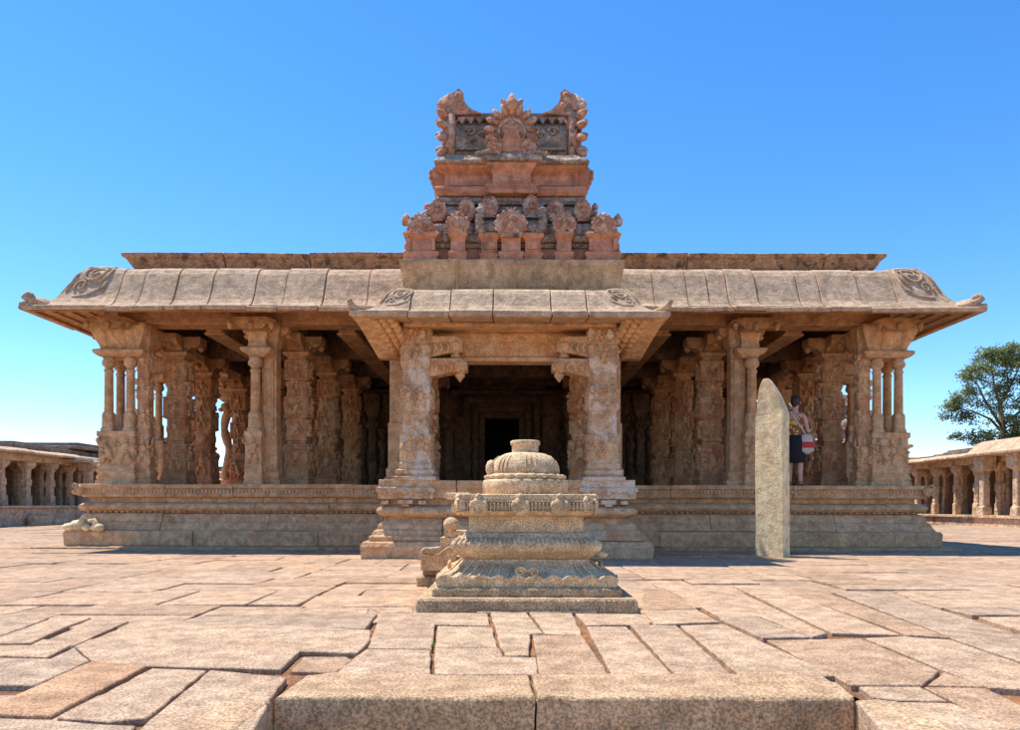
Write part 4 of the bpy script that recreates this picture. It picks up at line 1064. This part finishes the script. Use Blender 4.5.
# kerb blocks of the sunken stair
def kerbblock(name,poly,z0,z1,rad=.014):
    pts=[Vector(p) for p in poly]
    m=MB(); ring=[]
    for i in range(len(pts)):
        a=pts[i];b=pts[(i+1)%len(pts)];n=max(1,int((b-a).length/.06))
        for k in range(n): ring.append(a+(b-a)*k/n)
    n=len(ring); c=sum(ring,Vector((0,0)))/n; vs=[]
    for (dz,s_) in ((z0,0),(z0+(z1-z0)*.35,0),(z0+(z1-z0)*.7,0),(z1-rad,0),(z1-rad*.5,rad*.25),(z1-rad*.12,rad*.65),(z1,rad*1.2)):
        for p in ring:
            d=(c-p).normalized(); w=.010*noise.noise((p.x*4,p.y*4,dz*6))+.006*noise.noise((p.x*17,p.y*17,dz*17))
            sx_=1 if abs(c.x-p.x)>0 else 0
            q=p+Vector((math.copysign(s_,c.x-p.x) if min(abs(p.x-min(a.x for a in pts)),abs(p.x-max(a.x for a in pts)))<.02 else 0, math.copysign(s_,c.y-p.y) if min(abs(p.y-min(a.y for a in pts)),abs(p.y-max(a.y for a in pts)))<.02 else 0))
            vs.append((q.x+w,q.y+w,dz+w*.6))
    fs=[tuple(range(n-1,-1,-1)),tuple(6*n+i for i in range(n))]
    for k in range(6):
        for i in range(n):
            j=(i+1)%n; fs.append((k*n+i,k*n+j,(k+1)*n+j,(k+1)*n+i))
    m.add(vs,fs,False); o=m.build(name,M['kerb']); o['kind']='structure'; 
    return o
KB=KY+.46
kerbblock('kerb',[(KX0,KY),(.098,KY),(.085,KB-.01),(KX0+.02,KB-.02)],-.32,.012)
kerbblock('kerb',[(.108,KY),(KX1,KY+.0),(KX1+.06,KB-.02),(.098,KB)],-.32,.016)
kerbblock('kerb',[(KX1+.008,2.0),(KX1+.22,2.0),(KX1+.17,KY+.0),(KX1+.01,KY+.02)],-.32,.004,.02)
kerbblock('kerb',[(KX0-.24,2.0),(KX0-.008,2.0),(KX0-.008,KY-.01),(KX0-.22,KY-.02)],-.32,.004,.02)
m=MB(); m.box(KX0-.25,KX1+.25,2.0,KY+.25,-.5,-.26); m.box(KX0-.2,KX1+.2,-1,2.0,-.9,-.7); m.box(KX0-.2,KX1+.2,1.2,2.6,-.72,-.48)
o=m.build('step',M['kerb'],bevel=.02); o['kind']='structure'
# sheet of earth under and beyond the slabs (with an opening for the sunken stair)
m=MB(); z=-.034; S=400
for (a,b,c,d) in((-S,KX0-.1,-S,S),(KX1+.1,S,-S,S),(KX0-.1,KX1+.1,KY+.2,S),(KX0-.1,KX1+.1,-S,-1)):
    m.add([(a,c,z),(b,c,z),(b,d,z),(a,d,z)],[(0,1,2,3)])
o=m.build('ground',M['soil'],fix=False); o['kind']='structure'
# weed in a joint
m=MB(); r=random.Random(1); gxp,gyp=ground(433,647)
for k in range(14):
    a=r.uniform(0,2*PI); l=r.uniform(.01,.03); m.add([(0.004*math.cos(a+1.5),.004*math.sin(a+1.5),-.01),(-.004*math.cos(a+1.5),-.004*math.sin(a+1.5),-.01),(l*math.cos(a),l*math.sin(a),r.uniform(.015,.035))],[(0,1,2)])
o=m.build('weed',plain('weed_green',(.12,.2,.03)),None,loc=(gxp,gyp,0),fix=False); tag(o,'tiny green weed growing in a paving joint left of the stone altar','weed')

# ================================================================== CLOISTERS
def cloister(name,label,origin,rz,length,pl_h,top,roof,spacing,seed,ex=None):
    """local frame: runs along +X, faces -Y"""
    t=thing(name,(origin[0],origin[1],0),label,'cloister','colonnaded cloisters around the court',rz)
    r=random.Random(seed)
    m=MB(); x=0
    while x<length:
        w=min(r.uniform(1.5,3.2),length-x); j=r.uniform(-.03,.03)
        m.box(x+.01,x+w-.01,-.75+j,.5,-.1,pl_h-.10); m.box(x+.012,x+w-.012,-.85+j,.5,pl_h-.098,pl_h+r.uniform(-.01,.01)); x+=w
    m.box(0,length,.4,3.2,-.1,pl_h-.02); m.build('plinth',M['clo'],t,bevel=.03)
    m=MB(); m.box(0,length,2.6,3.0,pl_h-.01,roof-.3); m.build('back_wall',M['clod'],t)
    n=int(length/spacing); protos=[]
    for v in range(4):
        w=.145; H=top-pl_h; m=MB()
        m.stack(0,0,[(0,w*1.1,w*1.1),(H*.22,w*1.05,w*1.05),(H*.23,w*.85,w*.85),(H*.45,w*.8,w*.8),(H*.46,w*.98,w*.98),(H*.6,w*.98,w*.98),(H*.61,w*.78,w*.78),(H*.82,w*.8,w*.8),(H*.84,w*1.0,w*1.0),(H*.87,w*1.3,w*1.3),(H*.93,w*1.6,w*1.6),(H,w*1.5,w*1.5)],ch=.03)
        for k in range(3): m.ell((r.uniform(-.05,.05),-w*.9,H*(.15+.35*k)),(.1,.06,.16))
        me=None; protos.append(m)
    meshes=[]
    for i in range(n):
        v=i%4; xx=spacing*(i+.5)+r.uniform(-.1,.1)
        for row in(0,1):
            if i<4 and row==0:
                o=protos[v].build('pillar',M['clo'],t,bevel=.012); meshes.append(o.data)
            else:
                o=bpy.data.objects.new('pillar',meshes[v]); COL.objects.link(o); o.parent=t
                q=o.modifiers.new('b','BEVEL'); q.width=.012; q.segments=1
            o.location=(xx,.15+row*1.4,pl_h); o.rotation_euler=(r.uniform(-.02,.02),r.uniform(-.025,.025),r.choice((0,PI))+r.uniform(-.1,.1))
            sx_=r.uniform(.85,1.15); o.scale=(sx_,sx_,1)
    m=MB(); x=0
    while x<length:
        w=min(r.uniform(1.6,2.6),length-x); j=r.uniform(-.04,.04)
        m.box(x+.008,x+w-.008,-.05+j,.38,top-.002,top+.28+j*.5); x+=w
    m.box(0,length,1.4,1.8,top-.002,top+.28); m.build('beam',M['clo'],t,bevel=.02)
    m=MB(); x=0
    while x<length:
        w=min(r.uniform(1.0,2.2),length-x); j=r.uniform(-.05,.05)
        pf=[(-.62,0),(-.62,.08),(-.35,.2),(0,.24),(.5,.24),(.5,0)]
        m0=m.m.copy(); m.m=Matrix(((0,1,0,0),(1,0,0,0),(0,0,1,0),(0,0,0,1)))
        m.extr([(a+j,b+top+.27+j*.4) for a,b in pf],x+.01,x+w-.01); m.m=m0; x+=w
    m.build('eave',M['clo'],t,bevel=.015)
    m=MB(); x=0
    m.box(0,length,.1,3.1,top+.3,roof-.3)
    while x<length:
        w=min(r.uniform(.8,2.4),length-x); j=r.uniform(-.1,.12)
        m.box(x+.01,x+w-.01,-.15+j,3.2,roof-.32,roof-.12+r.uniform(-.05,.05))
        if r.random()<.6: m.box(x+.1,x+w-.05,.0+j,1.2,roof-.13,roof+r.uniform(-.06,.1))
        x+=w
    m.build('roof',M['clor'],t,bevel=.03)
    return t
RXr=20.6; RXl=-20.0
# right: faces -X ; local +X -> world ... rotation -90deg maps +X to -Y and -Y to -X
cr=cloister('cloister','stone cloister at the right edge with pale canopy projecting over near bays',(RXr,50,0),-PI/2,26,.45,2.72,3.45,1.62,31)
cl=cloister('cloister','low weathered cloister on the left edge with uneven roof slabs and a single block step',(RXl,24,0),PI/2,26,.78,2.6,3.42,1.5,32)
cb=cloister('cloister','far rear cloister closing the court behind the temple, glimpsed between its pillars',(-20,50,0),0,40,.6,2.6,3.4,2.0,33)
# projecting pale canopy on the right cloister
m=MB(); Yc_=31.9
pf=[(-1.1,2.95),(-1.12,3.05),(-1.0,3.12),(-.8,3.3),(-.6,3.5),(-.3,3.62),(0,3.64),(0,2.95)]
m.m=Matrix(((0,1,0,0),(1,0,0,0),(0,0,1,0),(0,0,0,1)))
x=0
for w in(1.3,1.5,1.2,1.6,1.4): m.extr(pf,50-Yc_+x,50-Yc_+x+w-.015); x+=w
m.m=Matrix.Identity(4)
o=m.build('projecting_canopy',M['eave'],cr,bevel=.02)
m=MB()
for k in range(4): m.stack(18.6+k*2.1,-.55,[(.45,.22,.22),(.8,.2,.2),(.85,.15,.15),(2.3,.15,.15),(2.4,.3,.3),(2.95,.32,.32)],ch=.03)
m.build('canopy_pillars',M['clo'],cr,bevel=.01)['kind']='stuff'
# left step block, raised slabs on roof
m=MB(); m.box(5.2,6.3,-1.2,-.87,-.1,.38); m.box(6.35,7.1,-1.3,-.87,-.1,.22); m.build('step_block',M['clo'],cl,bevel=.03)
m=MB(); m.box(9.5,13.2,-.3,2.6,3.36,3.50); m.box(9.9,12.6,-.1,2.4,3.505,3.68); m.build('raised_roof_slab',M['clor'],cl,bevel=.04)
m=MB(); m.stack(9.6,-.75,[(.78,.24,.24),(1.1,.22,.22),(1.15,.17,.17),(2.3,.17,.17),(2.4,.3,.3),(2.7,.33,.33)],ch=.03); m.box(8.8,10.6,-1.1,.1,2.7,2.85)
m.ell((9.6,-1.0,2.65),(.35,.3,.22)); m.build('porch_bay',M['eave'],cl,bevel=.02)

# distant shrine seen through the right pillars
sh=thing('shrine',(14.9,34.5,0),'distant grey shrine with stepped tower seen between the pillars of the right wing','shrine')
m=MB(); m.stack(0,1.5,[(0,3.0,2.3),(.6,2.9,2.2),(.62,2.6,1.9),(3.4,2.6,1.9)]); m.build('wall',M['paleP'],sh,bevel=.03)
m=MB(); m.stack(0,1.5,[(3.4,2.9,2.2),(3.5,3.25,2.55),(3.62,3.25,2.55),(3.85,2.7,2.1),(3.95,2.6,2.0)]); m.build('eave',M['eave'],sh,bevel=.03)
m=MB()
m.stack(0,1.5,[(3.95,2.3,1.7),(4.3,2.3,1.7),(4.35,2.5,1.9),(4.5,2.4,1.8),(4.52,1.9,1.4),(4.9,1.9,1.4),(4.95,2.1,1.6),(5.1,2.0,1.5),(5.12,1.4,1.0),(5.5,1.4,1.0),(5.55,1.6,1.2),(5.75,1.4,1.0),(6.1,1.1,.8),(6.35,.5,.4)])
r=random.Random(9)
for k in range(9): m.ell((-2.2+k*.55,-.2,4.62),(.2,.2,.25)); 
for k in range(7): m.ell((-1.7+k*.55,.1,5.2),(.18,.2,.22))
m.build('stepped_tower',M['grey'],sh,bevel=.02)
m=MB(); m.box(-1.2,-.4,-.46,-.38,.62,2.4); m.build('doorway',M['door_shade'],sh)  # flat black panel, painted shade in place of an open door
m=MB()
for x in(-2.4,-1.5,-.1,1.0,2.4): m.stack(x,-.45,[(.6,.14,.1),(3.0,.12,.08),(3.1,.25,.15),(3.39,.27,.16)])
m.build('pilaster',M['clo'],sh)

# ================================================================== TREE
tr=thing('tree',(29.3,46,0),'tall airy broadleaf tree with open limbs rising behind the right cloister','tree')
bark=stone('bark',(.22,.17,.13),(.13,.10,.08),[],bump=1.0)
def leafmat(nm,a,b):
    n=NT(nm); oi=n.n('ShaderNodeObjectInfo'); g=n.n('ShaderNodeNewGeometry')
    c=n.mix(g.outputs['Random Per Island'],a,b); n.l(c,n.b.inputs['Base Color']); n.b.inputs['Roughness'].default_value=.5
    n.b.inputs['Transmission Weight'].default_value=0
    tl=n.n('ShaderNodeBsdfTranslucent'); n.l(c,tl.inputs[0]); mx=n.n('ShaderNodeMixShader'); mx.inputs[0].default_value=.35
    n.l(n.b.outputs[0],mx.inputs[1]); n.l(tl.outputs[0],mx.inputs[2]); n.l(mx.outputs[0],n.out.inputs[0]); return n.mat
leaf=leafmat('leaf',(.13,.19,.06),(.28,.31,.12))
r=random.Random(77)
def LP(px,py,dy=0): Yt=46+dy; return Vector((gx(px,Yt)-29.3,dy,gz(py,Yt)))
limbs=[]; m=MB()
base_=Vector((.9,0,0))
m.tube([base_,Vector((.8,0,3)),LP(1003,430),LP(1000,405)],[.26,.22,.18,.13],10)
clumps=[]
def limb(pts,r0,clr):
    n=len(pts); r0*=.6; m.tube(pts,[r0*(1-.8*i/(n-1)) for i in range(n)],7)
    clumps.append((pts[-1],clr))
limb([LP(1003,432),LP(990,418,.5),LP(972,410,.6),LP(960,408,.4)],.16,(1.15,.9,1.0))
limb([LP(1001,425),LP(985,400,-.6),LP(978,385,-1),LP(972,378,-1)],.15,(1.1,1,.75))
limb([LP(1000,405),LP(994,385),LP(992,368),LP(990,356,.3)],.15,(1.2,1.1,1.0))
limb([LP(1000,405),LP(1010,385,1),LP(1018,368,1.2),LP(1022,356,1)],.15,(1.5,1.3,1.0))
limb([LP(1002,425),LP(1020,410,.8),LP(1035,395,.6),LP(1045,385)],.16,(1.8,1.5,1.2))
limb([LP(1003,432),LP(1015,425,-1),LP(1025,418,-1.2)],.12,(1.3,1.2,.8))
for (px,py,dy,c) in((953,402,.2,(.55,.5,.4)),(965,418,.6,(.6,.5,.5)),(1000,362,0,(1.2,1,.8)),(975,372,-1,(.7,.7,.5)),(983,368,-.6,(.7,.6,.5)),(1008,378,.8,(1.0,.9,.7)),(985,432,.4,(.8,.8,.45)),(975,437,0,(.7,.6,.4)),(1005,350,.4,(.9,.8,.5)),(1015,400,0,(1.2,1,.8)),(988,405,-.8,(.8,.8,.5)),(995,390,.6,(.8,.7,.5)),(1005,440,0,(1.6,1,.6)),(1030,372,.5,(1.6,1.2,1.2)),(1045,410,0,(2,1.5,1.2)),(958,436,.3,(.35,.4,.2)),(1022,350,0,(1.0,1,.6)),(1000,352,0,(1.2,1,.5)),(968,392,0,(.7,.7,.5)),(1012,425,.3,(1.6,1.2,.8)),(1035,440,0,(2,1.5,.8))):
    clumps.append((LP(px,py,dy),c))
tw=m; m=MB()
for (c,s) in clumps:
    nsub=int(10*s[0]*s[2])+5
    for k in range(nsub):
        while True:
            q=Vector((r.uniform(-1,1),r.uniform(-1,1),r.uniform(-1,1)))
            if q.length<1: break
        sc=c+Vector((q.x*s[0],q.y*s[1],q.z*s[2])); rr=r.uniform(.28,.5)
        tw.tube([c,(c+sc)/2+Vector((0,0,.1)),sc],[.03,.02,.01],4)
        for l in range(64):
            u=Vector((r.gauss(0,.5),r.gauss(0,.5),r.gauss(0,.35)))*rr; p=sc+u
            a=Vector((r.uniform(-1,1),r.uniform(-1,1),r.uniform(-.9,.2))).normalized()*r.uniform(.12,.22); b=a.cross(Vector((r.uniform(-1,1),r.uniform(-1,1),1))).normalized()*.045
            m.add([p,p+a*.5+b,p+a,p+a*.5-b],[(0,1,2,3)])
m.build('crown',leaf,tr,fix=False); tw.build('trunk',bark,tr)

# ================================================================== PERSON
skin=plain('skin',(.62,.33,.24),.6,.08,8); hairm=plain('hair',(.035,.02,.015),.6,.3,60)
cloth=plain('black_cloth',(.012,.013,.018),.9,.3,30)
n=NT('yellow_print'); tc=n.n('ShaderNodeTexCoord'); v=n.n('ShaderNodeTexVoronoi'); v.inputs['Scale'].default_value=16; n.l(tc.outputs['Object'],v.inputs['Vector'])
c=n.mix(n.ramp(v.outputs['Distance'],.42,.5),(.85,.52,.05),(.22,.06,.03)); n.l(c,n.b.inputs['Base Color']); printm=n.mat
PYY=14.62; PX=gx(795,PYY); PZ=D
def skinned(name,J,E,mat,parent=None,root=0,sub=2):
    me=bpy.data.meshes.new(name); me.from_pydata([j[0] for j in J],E,[]); o=bpy.data.objects.new(name,me); COL.objects.link(o)
    if parent: o.parent=parent
    s=o.modifiers.new('k','SKIN'); s.use_smooth_shade=True
    for i,j in enumerate(J):
        d=me.skin_vertices[0].data[i]; rr=j[1]; d.radius=rr if isinstance(rr,tuple) else (rr,rr); d.use_root=(i==root)
    q=o.modifiers.new('s','SUBSURF'); q.levels=q.render_levels=sub
    me.materials.append(mat); return o
# local: faces +Y (away from camera), turned a little to +X by root rotation
J=[((0,0,.93),(.135,.10)),((0,.0,1.08),(.11,.085)),((0,-.005,1.25),(.135,.09)),((0,-.01,1.38),(.13,.075)),((0,-.01,1.45),(.06,.055)),((0,.0,1.51),(.048,.05)),((0,.02,1.57),(.068,.085)),((0,.02,1.66),(.075,.092)),((0,.015,1.72),(.05,.065)),
   ((.10,0,.86),(.085,.09)),((.10,.01,.50),(.055,.058)),((.10,-.02,.33),(.052,.055)),((.10,0,.10),(.035,.04)),((.10,.01,.045),(.036,.045)),((.11,.13,.03),(.035,.025)),
   ((-.10,0,.86),(.085,.09)),((-.10,.03,.50),(.055,.058)),((-.11,.03,.33),(.052,.055)),((-.11,.06,.10),(.035,.04)),((-.11,.07,.045),(.036,.045)),((-.12,.19,.03),(.035,.025)),
   ((.17,-.01,1.38),(.055,.055)),((.21,.0,1.20),(.044,.044)),((.23,.04,1.06),(.038,.038)),((.24,.17,1.10),(.030,.030)),((.24,.25,1.13),(.024,.026)),
   ((-.17,-.01,1.38),(.055,.055)),((-.21,.0,1.20),(.044,.044)),((-.23,.04,1.07),(.038,.038)),((-.20,.17,1.12),(.030,.030)),((-.18,.25,1.16),(.024,.026))]
E=[(0,1),(1,2),(2,3),(3,4),(4,5),(5,6),(6,7),(7,8),(0,9),(9,10),(10,11),(11,12),(12,13),(13,14),(0,15),(15,16),(16,17),(17,18),(18,19),(19,20),(3,21),(21,22),(22,23),(23,24),(24,25),(3,26),(26,27),(27,28),(28,29),(29,30)]
# fingers
def hand(base,d,s):
    k0=len(J)
    bi=base
    p=Vector(J[bi][0]); 
    for i,(ox,l) in enumerate(((-.022,.052),(-.007,.060),(.008,.056),(.021,.044))):
        a=len(J); q=p+Vector((ox,.025,.0)); J.append((tuple(q),(.009,.009))); J.append((tuple(q+Vector((0,l*.55,.006))),(.0085,.0085))); J.append((tuple(q+Vector((0,l*.75,-l*.4))),(.007,.007)))
        E.extend([(bi,a),(a,a+1),(a+1,a+2)])
    a=len(J); q=p+Vector((-s*.03,-.01,.01)); J.append((tuple(q),(.010,.010))); J.append((tuple(q+Vector((-s*.018,.03,.012))),(.008,.008))); E.extend([(bi,a),(a,a+1)])
hand(25,1,1); hand(30,1,-1)
pers=skinned('person',J,E,skin)
pers.location=(PX,PYY,PZ-.002); pers.rotation_euler=(0,0,R(-32)); pers.scale=(1,1,1)
tag(pers,'woman in yellow patterned top and black skirt standing on temple deck, facing away','person')
# hair
m=MB(); m.ell((0,.0,1.675),(.092,.105,.108),16,10); m.ell((0,-.06,1.60),(.06,.04,.05),12,8); m.ell((.0,-.10,1.645),(.042,.035,.04),12,8)
h=m.build('hair',hairm,pers)
# face hints
m=MB(); m.ell((0,.115,1.635),(.014,.02,.022)); m.ell((0,.105,1.595),(.026,.012,.008))
for s in(-1,1): m.ell((s*.088,.02,1.635),(.012,.02,.03))
m.build('facial_features',skin,pers)
m=MB()
for s in(-1,1): m.ell((s*.032,.104,1.662),(.013,.008,.008))
m.build('eyes',hairm,pers)
# top, skirt
def ovl(mb,rings,n=24):
    vs=[];
    for z,rx,ry,cy in rings:
        for i in range(n):
            a=2*PI*i/n; vs.append((rx*math.cos(a),cy+ry*math.sin(a),z))
    fs=[]
    for k in range(len(rings)-1):
        for i in range(n):
            j=(i+1)%n; fs.append((k*n+i,k*n+j,(k+1)*n+j,(k+1)*n+i))
    mb.add(vs,fs,True)
m=MB(); ovl(m,[(1.30,.158,.112,0),(1.22,.160,.115,0),(1.10,.142,.108,0),(1.00,.150,.115,0),(.96,.160,.122,0)])
m.tube([(.0,-.06,1.44),(.06,-.07,1.40),(.13,-.095,1.29)],.014,6); m.tube([(-.0,-.06,1.44),(-.06,-.07,1.40),(-.13,-.095,1.29)],.014,6)
m.build('top',printm,pers,fix=False)
m=MB(); ovl(m,[(1.0,.150,.118,0),(.90,.185,.142,0),(.80,.200,.15,0),(.60,.198,.15,.005),(.46,.19,.145,.01),(.455,.18,.135,.01)]); m.build('skirt',cloth,pers,fix=False)
m=MB()
for s,dy in((1,0),(-1,.06)):
    m.ell((s*.105,.07+dy,.018),(.05,.12,.018)); m.tube([(s*.105-.045,.08+dy,.03),(s*.105,.09+dy,.075),(s*.105+.045,.08+dy,.03)],.01,5); m.tube([(s*.105-.045,-.0+dy,.07),(s*.105,-.04+dy,.08),(s*.105+.045,0+dy,.07)],.008,5)
m.build('sandals',plain('sandal',(.05,.03,.025)),pers)
# bag
bag=thing('shoulder_bag',(PX+.18,PYY-.12,PZ+.62),'cream shoulder bag with red band at the hip of the standing woman','bag')
bc=plain('canvas',(.55,.45,.36),.9,.1); br=plain('red_canvas',(.55,.04,.04),.9,.1)
def bagpart(name,z0,z1,mt,par,e=0):
    m=MB(); n=20; vs=[];K=6
    for k in range(K+1):
        z=z0+(z1-z0)*k/K; t=(z+.0)/.36; w=(.10+.05*math.sin(min(1,max(0,1-t))*PI*.6)) if t>.15 else .135*math.sqrt(max(.05,t/.15))
        for i in range(n):
            a=2*PI*i/n; vs.append(((w+e)*math.cos(a),(.055+e)*math.sin(a),z))
    fs=[tuple(range(n-1,-1,-1)),tuple(K*n+i for i in range(n))]
    for k in range(K):
        for i in range(n):
            j=(i+1)%n; fs.append((k*n+i,k*n+j,(k+1)*n+j,(k+1)*n+i))
    m.add(vs,fs,True); return m.build(name,mt,par)
bagpart('bag_body',0,.38,bc,bag); bagpart('red_band',.12,.235,br,bag,.004)
m=MB(); m.tube([(-.0,0,.36),(-.10,-.01,.50),(-.22,-.0,.68),(-.30,.03,.82),(-.33,.10,.86)],.018,6,flat=.5); m.build('strap',bc,bag)

# ================================================================== LIGHT / SKY / CAMERA
sd_=Vector((.385,-.225,-1)).normalized()
L=bpy.data.lights.new('sun','SUN'); L.energy=2.8; L.angle=R(.53); L.color=(1,.95,.87)
lo=bpy.data.objects.new('sun',L); COL.objects.link(lo); lo.rotation_euler=sd_.to_track_quat('-Z','Y').to_euler()
W=bpy.data.worlds.new('World'); scene.world=W; W.use_nodes=True; nt=W.node_tree; nt.nodes.clear()
sk=nt.nodes.new('ShaderNodeTexSky'); sk.sky_type='NISHITA'; sk.sun_disc=False
sk.sun_elevation=math.asin(-sd_.z); sk.sun_rotation=math.atan2(-sd_.x,-sd_.y); sk.air_density=1.0; sk.dust_density=.15; sk.ozone_density=3.0; sk.altitude=1200
hs=nt.nodes.new('ShaderNodeHueSaturation'); hs.inputs['Saturation'].default_value=1.29; hs.inputs['Hue'].default_value=.502; hs.inputs['Value'].default_value=.74
bg=nt.nodes.new('ShaderNodeBackground'); bg.inputs['Strength'].default_value=.15; ow=nt.nodes.new('ShaderNodeOutputWorld')
nt.links.new(sk.outputs[0],hs.inputs['Color']); nt.links.new(hs.outputs[0],bg.inputs[0]); nt.links.new(bg.outputs[0],ow.inputs[0])
cam=bpy.data.cameras.new('camera'); co=bpy.data.objects.new('camera',cam); COL.objects.link(co)
cam.sensor_width=36; cam.lens=36*F/1020; cam.shift_y=(HY-365)/1020; cam.shift_x=-(VX-510)/1020
cam.clip_start=.05; cam.clip_end=2000
co.location=(0,0,CH); co.rotation_euler=(R(90),R(-.12),0)
scene.camera=co
scene.view_settings.view_transform='Standard'; scene.view_settings.look='None'; scene.view_settings.exposure=1.26; scene.view_settings.gamma=1
scene.render.filter_size=1.1; scene.render.engine='CYCLES'; scene.cycles.max_bounces=8; scene.cycles.diffuse_bounces=5
